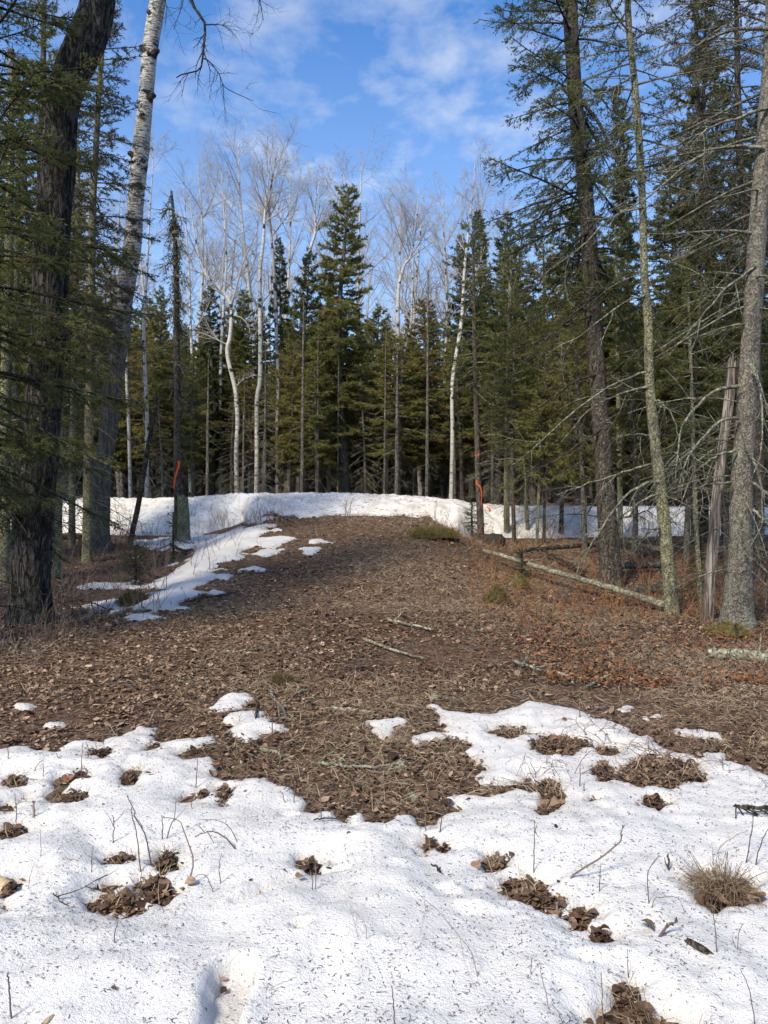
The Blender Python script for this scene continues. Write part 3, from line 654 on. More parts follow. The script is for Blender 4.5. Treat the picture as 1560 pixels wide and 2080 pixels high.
# the conifers one can tell apart: key, u, Y, tip v, half width px, label
for key, u, Y, tv, hw, lab in [
    ('tall', 702, 25.0, 393, 84, 'tall pointed spruce rising alone at the middle of the tree line'),
    ('full', 614, 27.0, 508, 62, 'olive spruce close left of the tall pointed spruce, before a pale birch'),
    ('full', 660, 29.0, 566, 60, 'lower spruce tucked against the left flank of the tall pointed spruce'),
    ('slim', 924, 31.0, 484, 46, 'narrow pointed spruce just left of the leaning white birch at right'),
    ('slim', 957, 34.0, 437, 42, 'narrow pointed spruce just behind the leaning white birch'),
    ('dark', 1008, 25.0, 438, 66, 'blunt topped spruce right of the leaning white birch'),
    ('olive', 868, 25.5, 618, 95, 'olive fir with a slim bare lower trunk left of the leaning white birch'),
    ('young', 806, 24.2, 690, 92, 'yellowish fir with wide low boughs behind the middle of the snowbank'),
    ('full', 762, 28.0, 622, 66, 'dark spruce close right of the tall pointed spruce'),
    ('dark', 428, 28.0, 580, 58, 'dark spruce between the dead topped spruce and the forked birch'),
    ('slim', 556, 30.0, 490, 34, 'very dark narrow spruce right behind the straight white birch'),
    ('full', 330, 30.0, 584, 52, 'spruce between the big leaning birch and the dead topped spruce'),
    ('dark', 490, 31.0, 596, 60, 'dark spruce behind the fork of the forked birch'),
    ('young', 585, 25.0, 700, 66, 'short olive spruce with low boughs beside the straight white birch'),
    ('young', 645, 24.0, 742, 70, 'young spruce with yellow green boughs left of the tall spruce trunk'),
    ('dead', 538, 22.6, 765, 64, 'dead grey spruce with drooping bare boughs in front of the white birches'),
    ('young', 940, 24.5, 690, 70, 'olive fir between the leaning white birch and the ribboned tree at right'),
    ('young', 395, 24.0, 720, 56, 'young spruce with ragged boughs right of the dead topped spruce')]:
    place_conifer(key, u, Y, tv, hw, label=lab, group=BACK)
for u, Y, tv, hw, lab in [(470, 23.6, 800, 46, 'small dead grey fir at the foot of the forked birch'), (742, 24.4, 770, 50, 'grey dead fir right of the tall spruce trunk'), (1000, 23.0, 770, 52, 'dead twiggy fir just right of the ribboned tree'), (330, 22.6, 800, 44, 'dead grey fir left of the dead topped spruce pole')]: place_conifer('dead', u, Y, tv, hw, label=lab, group=BACK)
# right-hand stand, between the road bank and the near trunks
for key, u, Y, tv, hw, lab in [
    ('sparse', 1058, 24.2, 462, 92, 'green spruce behind the ribboned tree at the edge of the right stand'),
    ('tall', 1130, 24.6, 425, 105, 'bushy spruce between the ribboned tree and the thick dark trunk'),
    ('slim', 1249, 25.0, 180, 46, 'tall narrow spruce showing between the thick dark trunk and its slim neighbour'),
    ('full', 1225, 24.4, 520, 110, 'green spruce directly behind the thick dark trunk'),
    ('dark', 1415, 15.5, -70, 88, 'tall dense dark spruce crown rising behind the slim lichened trunk'),
    ('tall', 1345, 24.8, 330, 100, 'ragged spruce behind the slim lichened trunk'),
    ('dark', 1500, 22.5, 250, 110, 'dark spruce behind the broken grey snag'),
    ('sparse', 1580, 16.0, 150, 110, 'lichened spruce at the far right behind the big pale trunk'),
    ('full', 1085, 24.0, 640, 80, 'low green fir behind the slim trunks at the right road bank'),
    ('olive', 1175, 22.0, 660, 90, 'olive fir low behind the thick dark trunk'),
    ('full', 1300, 23.0, 640, 90, 'low fir behind the slim lichened trunk by the road bank'),
    ('full', 1420, 24.0, 640, 90, 'low fir far behind the broken grey snag'),
    ('olive', 1545, 22.0, 640, 90, 'low fir far behind the big pale trunk at right')]:
    place_conifer(key, u, Y, tv, hw, label=lab, group='conifers of the right stand')
for key, u, Y, tv, hw, lab in [('young', 1108, 24.0, 500, 92, 'slender green fir right of the ribboned tree, beyond the thin trunks'), ('young', 1188, 15.4, 590, 78, 'green fir just left of the thick dark trunk'), ('young', 1290, 14.8, 560, 80, 'green fir between the thick dark trunk and the slim lichened trunk'),
        ('young', 1395, 14.2, 500, 84, 'green fir just right of the slim lichened trunk'), ('young', 1478, 13.8, 590, 76, 'green fir behind the top of the broken grey snag'), ('young', 1038, 23.6, 590, 74, 'low green fir close right of the ribboned tree')]:
    place_conifer(key, u, Y, tv, hw, label=lab, group='conifers of the right stand')
for key, u, Y, tv, hw, lab in [
    ('dark', 70, 16.0, 120, 90, 'dark spruce behind the thick furrowed trunk at left'),
    ('dark', -30, 19.0, 200, 110, 'dark spruce at the far left edge behind the near boughs'),
    ('tall', 130, 21.0, 330, 80, 'spruce between the thick furrowed trunk and the big leaning birch'),
    ('full', 60, 24.0, 520, 90, 'low spruce far behind the thick furrowed trunk'),
    ('full', 215, 25.0, 545, 70, 'low spruce far behind the foot of the big leaning birch'),
    ('dark', 270, 28.0, 560, 55, 'dark spruce just right of the big leaning birch'),
    ('tall', -120, 13.0, -60, 110, 'spruce standing just outside the left edge with boughs reaching in')]:
    place_conifer(key, u, Y, tv, hw, label=lab, group='conifers of the left stand')
for u in np.arange(225, 1560, 40):
    uu = u + rng0.normal() * 12; Y = 25 + 4 * rng0.random() + (1.0 if uu > 1000 else 0)
    place_conifer(['young', 'olive', 'young'][int(rng0.integers(0, 3))], uu, Y, 660 + 150 * rng0.random() - 60 * sstep(1000, 1200, uu), 52 + 34 * rng0.random(), 'fir_tree', 'young olive green fir at the sunny front of the dense stand', 'young firs at the front of the stand')
for key, x, y, h, lab in [('dark', -9.6, 5.0, 12.0, 'unseen spruce added beyond the left edge for shade, abreast of the near boughs'), ('tall', -11.2, 8.2, 12.0, 'unseen spruce added beyond the left edge for shade, abreast of the thick furrowed trunk'), ('dark', -8.4, 2.6, 9.5, 'unseen spruce added beyond the left edge for shade, beside the front of the snow')]:  # out-of-frame spruces, added to cast shade on the left woods floor
    e = thing('spruce_tree', (x, y, gz(x, y)), lab, 'tree', 'conifers of the left stand'); e.scale = (h / 12,) * 3
    for nm, me in zip(('trunk', 'branches', 'crown'), PROTO[key][:3]): link(nm, me, None, e)
keys = ['tall', 'full', 'dark', 'slim', 'olive', 'dark', 'tall']
k = 0
for Y, step, lo, hi in ((33, 66, 600, 680), (39, 56, 610, 690), (46, 50, 620, 690), (56, 46, 640, 700)):
    for u in np.arange(-420, 2000, step):
        uu = u + rng0.normal() * step * 0.25; side = 40 * sstep(1000, 1300, uu) + 30 * sstep(350, 100, uu)
        place_conifer((keys[k % 7] if rng0.random() > .16 else 'sparse'), uu, Y + rng0.normal() * 1.3, lo + (hi - lo) * rng0.random() - side, None, label='dark conifer deep in the dense stand behind the snowbank', group='conifers deep in the stand'); k += 1

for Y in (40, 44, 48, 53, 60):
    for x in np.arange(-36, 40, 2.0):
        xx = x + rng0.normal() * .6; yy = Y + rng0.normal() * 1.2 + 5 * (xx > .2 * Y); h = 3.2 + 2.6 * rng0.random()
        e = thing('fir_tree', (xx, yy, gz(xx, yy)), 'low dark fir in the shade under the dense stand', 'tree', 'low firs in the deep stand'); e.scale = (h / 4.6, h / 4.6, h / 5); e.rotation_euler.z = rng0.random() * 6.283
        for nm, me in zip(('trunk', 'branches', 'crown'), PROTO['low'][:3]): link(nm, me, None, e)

# ------------------------------------------------------------------ trees: bare birches and aspens
def bare_crown(TP, TR, seed, limbs=16, t0=0.5, limb_len=0.26, lim_ang=0.85, sub=8, tw=7, tip=0, up=0.45, rmin=0.0046, limb_extra=None, bend=0.5):
    rng = np.random.default_rng(seed); mb = MB()
    P = spline(np.c_[TP, TR], 24); C, Rr = P[None, :, :3], P[None, :, 3]
    L1, R1 = grow(C, Rr, limbs, t0, 0.98, lim_ang, lambda pl, t: limb_len * pl * (1.25 - 0.75 * t), rng, 7, bend, up, 0.5, 0.3, rmin, 0.08)
    if limb_extra:
        for pth, r0 in limb_extra:
            q = spline(np.array(pth), 7)[None]; L1 = np.concatenate([L1, q]); R1 = np.concatenate([R1, np.linspace(r0, r0 * 0.35, 7)[None]])
    V, Q = tubes(L1, R1, 5); mb.add(V, Q=Q)
    L2, R2 = grow(L1, R1, sub, 0.15, 1.0, 0.8, lambda pl, t: 0.50 * pl * (1.2 - 0.6 * t), rng, 5, bend, up * 0.5, 0.55, 0.35, rmin * 0.8, 0.10)
    V, Q = tubes(L2, R2, 4); mb.add(V, Q=Q)
    L3, R3 = grow(L2, R2, tw, 0.1, 1.0, 0.8, lambda pl, t: 0.50 * pl, rng, 4, bend, up * 0.3, 0.6, 0.4, rmin * 0.65, 0.12)
    V, Q = tubes(L3, R3, 3); mb.add(V, Q=Q)
    if tip:
        L4, R4 = grow(L3, R3, tip, 0.2, 1.0, 0.75, lambda pl, t: 0.55 * pl, rng, 3, bend, up * 0.3, 0.7, 0.5, rmin * 0.5, 0.12)
        V, Q = tubes(L4, R4, 3); mb.add(V, Q=Q)
    return mb
def px_path(path, Y, base=True, yl=0.0):
    """pixel path [(u, v, width)] at distance Y -> points, radii; the foot goes down into the ground"""
    P, Rr = [], []
    for i, (u, v, w) in enumerate(path):
        yy = Y + yl * i / (len(path) - 1)
        p = pt(u, v, yy)
        if i == 0 and base: p[2] = gz(p[0], min(p[1], 69)) - 0.15
        P.append(p); Rr.append(w * 0.5 / FPX * yy)
    return np.array(P), np.array(Rr)
def hero(name, label, path, Y, mat, cat='tree', group=None, sides=14, rings=60, ridge=0.03, lump=0.05, flare=0.3, flare_h=0.5, seed=1, rz=3.0, rk=6, crown=None, crown_mat='birch_twigs', crown_name='branches'):
    P, Rr = px_path(path, Y); o = np.array([P[0, 0], P[0, 1], P[0, 2] + 0.15])
    e = thing(name, o, label, cat, group)
    V, Q, C, rad = trunk_tube(P - o, Rr, sides, rings, ridge, rz, rk, lump, seed, flare, flare_h)
    mb = MB(); mb.add(V, Q=Q); link('trunk', mb.mesh('trunk', True), M[mat], e)
    if crown is not None:
        cb = bare_crown(P - o, Rr, seed, **crown); link(crown_name, cb.mesh(crown_name), M[crown_mat], e)
    return e, P - o, Rr, o
BG = 'white birches and aspens behind the snowbank'
def rel(o, pts, Y): return [pt(u, v, Y) - o for u, v in pts]
def birch(label, path, Y, seed, crown, mat='birch_bark', extra=None, cm='birch_twigs', name='birch_tree'):
    path = [(u, v, w * .84) for u, v, w in path]; extra = [(q, w * .75) for q, w in extra] if extra else None
    if extra:
        P, Rr = px_path(path, Y); o = np.array([P[0, 0], P[0, 1], P[0, 2] + 0.15])
        crown = dict(crown); crown['limb_extra'] = [(rel(o, pts, Y), w * 0.5 / FPX * Y) for pts, w in extra]
    return hero(name, label, path, Y, mat, group=BG, sides=9, rings=40, ridge=0.02, lump=0.06, flare=0.2, seed=seed, crown=crown, crown_mat=cm)
birch('forked white birch with a bent stem and a wide bare crown', [(482, 1003, 12), (480, 915, 11.5), (483, 863, 11), (479, 799, 11), (472, 766, 10.5), (463, 728, 10), (462, 705, 10), (467, 687, 10), (470, 646, 9), (469, 619, 9), (452, 592, 7), (428, 570, 6), (410, 540, 5), (396, 480, 4), (385, 400, 2)], 24.0, 201,
      dict(limbs=15, t0=0.62, limb_len=0.20, sub=8, tw=7, tip=0, up=0.5), extra=[([(469, 619), (480, 585), (487, 555), (502, 511), (520, 478), (530, 420)], 6), ([(462, 700), (440, 690), (420, 680), (395, 674), (365, 688)], 4), ([(470, 640), (490, 645), (505, 662), (508, 678)], 4), ([(480, 785), (495, 770), (520, 762)], 3), ([(450, 590), (455, 520), (460, 440), (455, 350)], 5)])
birch('straight white birch with a fan of bare twigs, tallest of the pale trunks', [(520, 1003, 12), (522, 915, 11), (522, 812, 11), (528, 774, 11), (529, 697, 10.5), (528, 620, 10), (528, 550, 9), (535, 491, 7.5), (537, 447, 6), (539, 424, 5), (545, 370, 3.5), (548, 300, 2)], 25.0, 202,
      dict(limbs=12, t0=0.66, limb_len=0.19, sub=8, tw=6, tip=0, up=0.5), extra=[([(538, 440), (515, 400), (490, 350), (470, 300)], 4), ([(538, 450), (570, 430), (600, 400), (620, 360)], 4), ([(540, 424), (560, 360), (575, 300), (580, 280)], 4)])
birch('dark stained birch close right of the straight white birch', [(563, 1003, 10), (563, 876, 9.5), (565, 774, 9), (562, 697, 9), (560, 620, 8.5), (556, 542, 7.5), (551, 478, 6.5), (547, 427, 5.5), (552, 370, 4), (565, 300, 2)], 25.6, 203, dict(limbs=16, t0=0.62, limb_len=0.17, sub=8, tw=7, tip=0), mat='grey_birch_bark')
birch('pale aspen with an angular crown left of the tall pointed spruce', [(606, 1003, 12), (608, 810, 11), (612, 690, 11), (614, 600, 9), (620, 540, 8), (635, 491, 7), (641, 468, 6), (640, 420, 4), (650, 370, 2)], 31.0, 204, dict(limbs=16, t0=0.66, limb_len=0.16, sub=8, tw=7, tip=0, up=0.5), extra=[([(618, 560), (600, 520), (596, 480)], 4), ([(622, 545), (655, 530), (672, 508), (690, 490)], 4)])
birch('slim birch nearest the right side of the big leaning birch', [(265, 1010, 8), (262, 876, 8), (257, 761, 7), (258, 640, 6), (264, 520, 5), (268, 420, 3), (272, 350, 1.5)], 23.5, 205, dict(limbs=14, t0=0.5, limb_len=0.13, sub=7, tw=6, tip=0))
birch('speckled birch left of the dead topped spruce', [(297, 1010, 10), (299, 876, 9.5), (297, 812, 9), (294, 735, 8), (292, 658, 7.5), (298, 560, 6), (303, 450, 4), (310, 350, 2.5), (312, 285, 1.2)], 23.0, 206, dict(limbs=16, t0=0.5, limb_len=0.13, sub=7, tw=6, tip=0))
birch('thin white birch half hidden right of the dead topped spruce', [(394, 1003, 7), (392, 871, 7), (389, 787, 7), (390, 728, 7), (387, 658, 6), (384, 560, 5), (378, 460, 3), (372, 360, 1.5)], 27.0, 207, dict(limbs=16, t0=0.5, limb_len=0.14, sub=7, tw=6, tip=0))
birch('thin white birch just left of the forked birch', [(447, 1003, 8), (448, 784, 8), (449, 728, 8), (453, 646, 7), (456, 593, 6), (460, 529, 5), (455, 430, 3), (450, 350, 1.5)], 28.0, 208, dict(limbs=14, t0=0.55, limb_len=0.14, sub=7, tw=6, tip=0))
birch('leaning white birch with steep forks at the right of the tree line', [(916, 1010, 10), (919, 880, 9.5), (918, 828, 9), (919, 777, 9), (926, 726, 9), (936, 664, 8.5), (940, 618, 8), (942, 567, 7), (946, 520, 6), (950, 485, 5), (955, 438, 3.5), (962, 380, 2.5), (965, 320, 1.2)], 23.4, 209,
      dict(limbs=12, t0=0.5, limb_len=0.15, sub=7, tw=7, tip=0, up=0.5), extra=[([(936, 655), (955, 620), (985, 575), (1000, 555)], 4.5), ([(946, 520), (938, 470), (937, 420), (945, 350)], 3.5), ([(942, 600), (965, 560), (985, 500)], 3)])
birch('crooked pale aspen arching over the middle firs', [(786, 1006, 6), (787, 900, 6), (788, 830, 6), (791, 804, 6), (806, 792, 7), (818, 764, 7.5), (816, 743, 7.5), (820, 722, 7.5), (826, 696, 7), (833, 671, 6.5), (836, 640, 6), (838, 566, 4), (840, 520, 2)], 26.8, 210,
      dict(limbs=9, t0=0.72, limb_len=0.12, sub=6, tw=6, tip=0, up=0.5), extra=[([(818, 735), (808, 714), (790, 713), (770, 712), (750, 702)], 4), ([(833, 680), (850, 690), (862, 688)], 3.5), ([(832, 670), (815, 690), (790, 660)], 3), ([(836, 640), (860, 625), (890, 610)], 3.5), ([(818, 760), (800, 772), (785, 785)], 4), ([(818, 760), (845, 760), (860, 772)], 3)])
birch('pale aspen with a broad fan crown behind the crooked aspen', [(806, 1003, 11), (808, 760, 11), (808, 643, 10), (809, 596, 9), (812, 571, 8), (821, 540, 6.5), (834, 519, 5), (845, 460, 3.5), (850, 380, 1.5)], 35.0, 211, dict(limbs=18, t0=0.66, limb_len=0.20, sub=8, tw=7, tip=0, up=0.5), extra=[([(812, 571), (800, 520), (794, 440), (785, 400)], 5), ([(821, 540), (815, 470), (818, 410)], 4), ([(834, 520), (860, 480), (880, 420)], 4)])
birch('white trunked birch left of the big leaning birch', [(176, 1010, 10), (177, 962, 9), (178, 791, 8), (180, 650, 6), (184, 500, 4), (188, 380, 2)], 20.0, 212, dict(limbs=10, t0=0.5, limb_len=0.12, sub=6, tw=6, tip=0))
birch('thin spotted birch just left of the leaning white birch', [(898, 1008, 7), (902, 850, 7), (904, 740, 7), (908, 640, 6), (905, 540, 4), (900, 450, 2)], 30.0, 213, dict(limbs=12, t0=0.5, limb_len=0.14, sub=7, tw=6, tip=0), mat='grey_birch_bark')
birch('thin pale birch between the tall spruce and its left neighbour', [(656, 1003, 6), (658, 800, 6), (662, 700, 6), (668, 600, 5), (690, 480, 3), (700, 380, 2), (695, 345, 1)], 33.0, 214, dict(limbs=12, t0=0.6, limb_len=0.12, sub=7, tw=6, tip=0))
# far bare crowns: copies of three
BP = []
for sd_ in (301, 302, 303):
    zz = np.linspace(-0.2, 13, 9); TP = np.stack([0.25 * np.sin(zz * 0.4 + sd_), 0.25 * np.cos(zz * 0.33 + sd_), zz], 1); TR = 0.12 * (1 - np.clip(zz, 0, 13) / 13.4) ** 0.8 + 0.01
    V, Q, C, rad = trunk_tube(TP, TR, 7, 24, 0.02, 3, 5, 0.05, sd_, 0.2, 0.4); a = MB(); a.add(V, Q=Q)
    c = bare_crown(TP, TR, sd_, limbs=18, t0=0.45, limb_len=0.24, sub=8, tw=7, tip=0, up=0.45, rmin=0.0052)
    ma, mc = a.mesh('trunk', True), c.mesh('branches'); ma.materials.append(M['birch_bark']); mc.materials.append(M['birch_twigs']); BP.append((ma, mc))
for i, (u, Y, tv) in enumerate([(300, 36, 420), (400, 34, 340), (480, 45, 420), (505, 36, 300), (585, 40, 360), (690, 44, 350), (735, 42, 340), (805, 40, 430), (850, 38, 400),         (905, 42, 420), (985, 40, 380), (240, 38, 400), (740, 52, 520), (830, 52, 520), (870, 54, 510), (360, 50, 500), (160, 40, 380), (560, 46, 420), (1040, 44, 420), (1120, 40, 400)]):
    x = (u - 780) / FPX * Y; z0 = gz(x, Y); h = CAM_H + (1000 - tv) / FPX * Y - z0
    e = thing('birch_tree', (x, Y, z0), 'distant bare birch reaching over the dense conifer stand', 'tree', 'distant bare birches'); e.scale = (h / 13 * 0.9, h / 13 * 0.9, h / 13); e.rotation_euler.z = rng0.random() * 6.28
    for nm, me in zip(('trunk', 'branches'), BP[i % 3]): link(nm, me, None, e)
# ------------------------------------------------------------------ near trees, left
def conifer_on(e, P, Rr, wood_mat, crown_mat, **kw):
    tr, wd, cr = conifer_parts(trunk_path=(P, Rr), **kw)
    link('branches', wd.mesh('branches'), M[wood_mat], e)
    if cr.V: link('crown', cr.mesh('crown'), M[crown_mat], e)
e, P, Rr, o = hero('aspen_tree', 'thick dark furrowed trunk at the left, bending to the right near the top', [(57, 1268, 84), (62, 1205, 78), (64, 1137, 76), (72, 1003, 73), (84, 868, 70), (93, 734, 68), (104, 539, 66), (110, 438, 65), (119, 337, 62), (125, 236, 63), (140, 168, 66), (172, 90, 70), (196, 20, 64), (203, -60, 60), (205, -200, 56)],
    9.4, 'aspen_furrowed_bark', sides=40, rings=220, ridge=0.085, rz=1.1, rk=7, lump=0.05, flare=0.36, flare_h=0.8, seed=21, group=None)
e, P, Rr, o = hero('birch_tree', 'big leaning birch, white above and dark ridged bark below, left of the clearing', [(197, 1118, 60), (199, 1087, 46), (203, 1037, 38), (207, 969, 36), (221, 868, 34), (229, 767, 36), (241, 700, 36), (251, 606, 37), (268, 505, 35), (276, 404, 31), (286, 303, 33), (296, 202, 29), (305, 101, 30), (320, 0, 31), (330, -90, 29), (345, -250, 24)],
    15.4, 'big_birch_bark', sides=28, rings=150, ridge=0.03, rz=1.5, rk=6, lump=0.06, flare=0.25, flare_h=0.6, seed=22)
mb = MB()
rngb = np.random.default_rng(5)
for u, v, s in ((290, 100, -1), (318, 106, 1), (303, 112, 0), (294, 186, -1), (291, 235, 0), (266, 313, -1), (310, 195, 1), (306, 30, 0), (312, 22, 1)):   # knots of old limbs
    c = pt(u, v, 15.4 - 0.10) - o; d = nrm(np.array([s * 0.8, -0.7 if s == 0 else -0.25, 0.45]))
    L = np.stack([c - d * 0.10, c - d * 0.02, c + d * 0.045, c + d * 0.065]); V, Q = tubes(L, np.array([.085, .06, .05, .02]), 9); V = V + 0.008 * rngb.normal(size=V.shape); mb = MB(); mb.add(V, Q=Q); link('knot', mb.mesh('knot', True), M['dark_branch'], e)
A = spline(np.array(rel(o, [(340, -130), (370, -60), (390, 5), (402, 25), (417, 50), (415, 80), (412, 114), (408, 138), (395, 146), (372, 150), (358, 158)], 15.3)), 14)
B2 = spline(np.array(rel(o, [(417, 50), (440, 50), (458, 51)], 15.2)), 14); B3 = spline(np.array(rel(o, [(412, 118), (425, 125), (445, 150), (455, 175), (480, 190), (515, 205)], 15.1)), 14)
B4 = spline(np.array(rel(o, [(340, -110), (335, -20), (322, 25)], 15.2)), 14); B5 = spline(np.array(rel(o, [(345, -180), (470, -90), (520, -20), (535, 40)], 15.0)), 14); B6 = spline(np.array(rel(o, [(370, -60), (372, 0), (352, 60)], 15.0)), 14)
A = np.stack([A, B2, B3, B4, B5, B6]); AR = np.array([.034, .014, .014, .016, .02, .014])[:, None] * np.linspace(1, .35, 14)[None]
mb = MB(); V, Q = tubes(A, AR, 6); mb.add(V, Q=Q)
rg = np.random.default_rng(77)
L2, R2 = grow(A, AR, 9, 0.25, 1, 0.8, lambda pl, t: 0.55 + 0 * t, rg, 6, 0.6, -0.25, 0.55, 0.35, 0.0035, 0.16); V, Q = tubes(L2, R2, 4); mb.add(V, Q=Q)
L3, R3 = grow(L2, R2, 5, 0.15, 1, 0.8, lambda pl, t: 0.5 * pl, rg, 5, 0.6, -0.15, 0.7, 0.4, 0.0026, 0.16); V, Q = tubes(L3, R3, 3); mb.add(V, Q=Q)
link('branches', mb.mesh('branches'), M['dark_branch'], e)

def near_conifer(name, label, path, Y, bark, wood, crown, group, ck, **hk):
    e, P, Rr, o = hero(name, label, path, Y, bark, group=group, **hk)
    if ck: conifer_on(e, P, Rr, wood, crown, **ck)
    return e, P, Rr, o
LG = 'trees at the left edge of the clearing'
near_conifer('spruce_tree', 'near spruce at the left edge whose dark boughs hang across the thick furrowed trunk', [(-66, 1290, 40), (-62, 1000, 34), (-58, 700, 30), (-54, 400, 26), (-50, 100, 20), (-46, -200, 14), (-44, -520, 5)], 8.2, 'spruce_bark', 'dark_branch', 'dark_needles', LG,
    dict(seed=401, H=9.5, hb=1.7, Rm=1.95, nb=125, trunk_r=0.1, dens=13, ln=0.030, wn=0.0095, npm=110, droop=0.40, dead=22, sub=True, prof=0.55, azs=(0.1, 3.6), tint_mu=0.42, smax=0.95))
near_conifer('spruce_tree', 'spruce just behind the thick furrowed trunk with boughs reaching out to its right', [(60, 1160, 22), (68, 900, 20), (76, 600, 17), (84, 300, 13), (90, 0, 9), (94, -250, 4)], 12.5, 'spruce_bark', 'lichen_branch', 'spruce_needles', LG,
    dict(seed=402, H=10.6, hb=1.8, Rm=1.2, nb=120, trunk_r=0.1, dens=14, ln=0.06, wn=0.018, npm=105, droop=0.40, dead=40, sub=False, prof=0.6, tint_mu=0.4, dead_len=1.2))
near_conifer('spruce_tree', 'lichen covered dying spruce between the thick furrowed trunk and the big birch', [(176, 1105, 20), (180, 900, 18), (184, 700, 16), (188, 438, 14), (195, 303, 12), (202, 168, 10), (212, 60, 8), (222, -60, 4)], 14.2, 'lichen_bark', 'lichen_branch', 'lichen_needles', LG,
    dict(seed=403, H=11.2, hb=3.8, Rm=1.15, nb=190, trunk_r=0.1, dens=13, ln=0.055, wn=0.017, npm=95, droop=0.55, dead=60, prof=0.45, bare=0.25, dead_len=1.5))
for lab, path, Y, seed in [('slender dark trunk right beside the thick furrowed trunk at left', [(112, 1160, 24), (116, 950, 22), (118, 700, 20), (124, 400, 16), (130, 100, 12)], 12.8, 31), ('thin grey trunk between the thick furrowed trunk and the big birch', [(146, 1118, 14), (147, 950, 13), (150, 750, 12), (156, 500, 9), (160, 300, 6)], 15.5, 32),
        ('dark trunk at the very left edge of the woods', [(8, 1150, 24), (10, 950, 23), (14, 700, 20), (20, 400, 15), (24, 100, 10)], 12.0, 33), ('thin trunk left of the thick furrowed trunk', [(30, 1130, 14), (30, 900, 13), (34, 600, 11), (38, 300, 8)], 14.5, 34)]:
    near_conifer('spruce_tree', lab, path, Y, 'lichen_bark', 'lichen_branch', 'lichen_needles', LG, dict(seed=seed, H=9, hb=5, Rm=1.0, nb=2, trunk_r=.1, dens=1, npm=2, dead=30, dead_len=1.2), sides=12, seed=seed)
# dead topped spruce with orange tape and the stump beside it
e, P, Rr, o = near_conifer('dead_spruce', 'dead topped spruce pole with hanging lichen and orange tape, left of the clearing', [(361, 1092, 16), (361, 1010, 15), (360, 900, 14), (360, 780, 13), (359, 660, 11.5), (358, 560, 10), (354, 460, 8), (351, 420, 6), (348, 388, 4.5)], 17.4, 'spruce_bark', 'lichen_branch', 'lichen_needles', LG,
    dict(seed=405, H=7.3, hb=3.4, Rm=0.55, nb=16, trunk_r=0.07, dens=8, ln=0.06, wn=0.014, npm=80, droop=1.3, dead=34, prof=0.15, dead_len=1.5, up=-0.3), sides=12, seed=35)
rg = np.random.default_rng(12); mb = MB()
B = []; D = []
for z, r, ln_ in ((7.2, .03, .35), (7.0, .03, .25), (6.7, .04, .5), (6.4, .04, .45), (6.1, .04, .6), (5.8, .04, .5), (5.5, .04, .35), (7.05, .02, .2), (5.2, .03, .4), (4.8, .03, .3)):
    i = int(np.argmin(abs(P[:, 2] - z))); c = np.array([np.interp(z, P[:, 2], P[:, 0]), np.interp(z, P[:, 2], P[:, 1]), z])
    for _ in range(9): B.append(c + rg.normal(size=3) * .05 * np.array([1, 1, .4])); D.append(np.array([rg.normal() * .06, rg.normal() * .06, -ln_ * (0.5 + .6 * rg.random())]))
V, T, tn = needles(np.array(B), np.array(D), 40, rg, 0.07, 0.022, 0.7, None, 0.03); mb.add(V, T=T, tint=tn); link('hanging_lichen', mb.mesh('hanging_lichen'), M['lichen_needles'], e)
DEADPOLE = (e, o)
def ribbon(label, pts, Y, w, rot=0.3):
    P = spline(np.array([pt(u, v, Y) for u, v in pts]), 24); tan = nrm(np.gradient(P, axis=0)); n = len(P)
    a = np.linspace(0, rot, n); side = np.stack([np.cos(a), np.sin(a) * 0.6, 0.25 * np.sin(3 * a + 1)], 1); nn = nrm(np.cross(tan, side))
    Wd = w / FPX * Y * 0.5 * (1 + 0.15 * np.sin(np.arange(n) * 1.1))
    o = P[0]; th = 0.002
    V = np.concatenate([P - side * Wd[:, None] + nn * th, P + side * Wd[:, None] + nn * th, P + side * Wd[:, None] - nn * th, P - side * Wd[:, None] - nn * th]) - o
    i = np.arange(n - 1); Q = np.concatenate([np.stack([k * n + i, k * n + i + 1, ((k + 1) % 4) * n + i + 1, ((k + 1) % 4) * n + i], -1) for k in range(4)])
    ob = link('marker_ribbon', mk_mesh('marker_ribbon', V, Q=Q, smooth=True), M['orange_tape']); ob.location = o
    return tag(ob, label, 'ribbon')
ribbon('orange tape hanging down the dead topped spruce pole', [(364, 936), (363, 948), (358, 962), (355, 976), (353, 993)], 17.22, 4.6, 1.2)
# stump
P, Rr = px_path([(374, 1090, 28), (373, 1060, 24), (372, 1030, 22), (371, 1010, 21)], 17.0); o = P[0] + [0, 0, .15]
V, Q, C, rad = trunk_tube(P - o, Rr, 16, 16, 0.06, 4, 6, .05, 36, .25, .3); top = np.arange(16) + 15 * 16; V[top, 2] += 0.05 * rngb.normal(size=16)
mb = MB(); mb.add(V, Q=Q); c = len(V); mb.add([[*(C[-1] - [0, 0, .06])]]); mb.T.append(np.stack([top, np.roll(top, -1), np.full(16, c)], -1))
tag(link('tree_stump', mb.mesh('tree_stump', True), M['lichen_bark']), 'tall mossy broken stump touching the dead topped spruce pole', 'stump').location = o
near_conifer('dead_sapling', 'thin dark leaning dead trunk between the big birch and the dead topped spruce', [(263, 1112, 12), (268, 1085, 11), (280, 1030, 11), (292, 960, 10), (302, 900, 9), (312, 850, 8), (320, 806, 6)], 15.6, 'dark_branch', 'dark_branch', 'lichen_needles', LG,
    dict(seed=406, H=3.0, hb=1.2, Rm=0.5, nb=2, trunk_r=.03, dens=1, npm=2, dead=10, dead_len=1.3), sides=9, seed=37, rings=30)

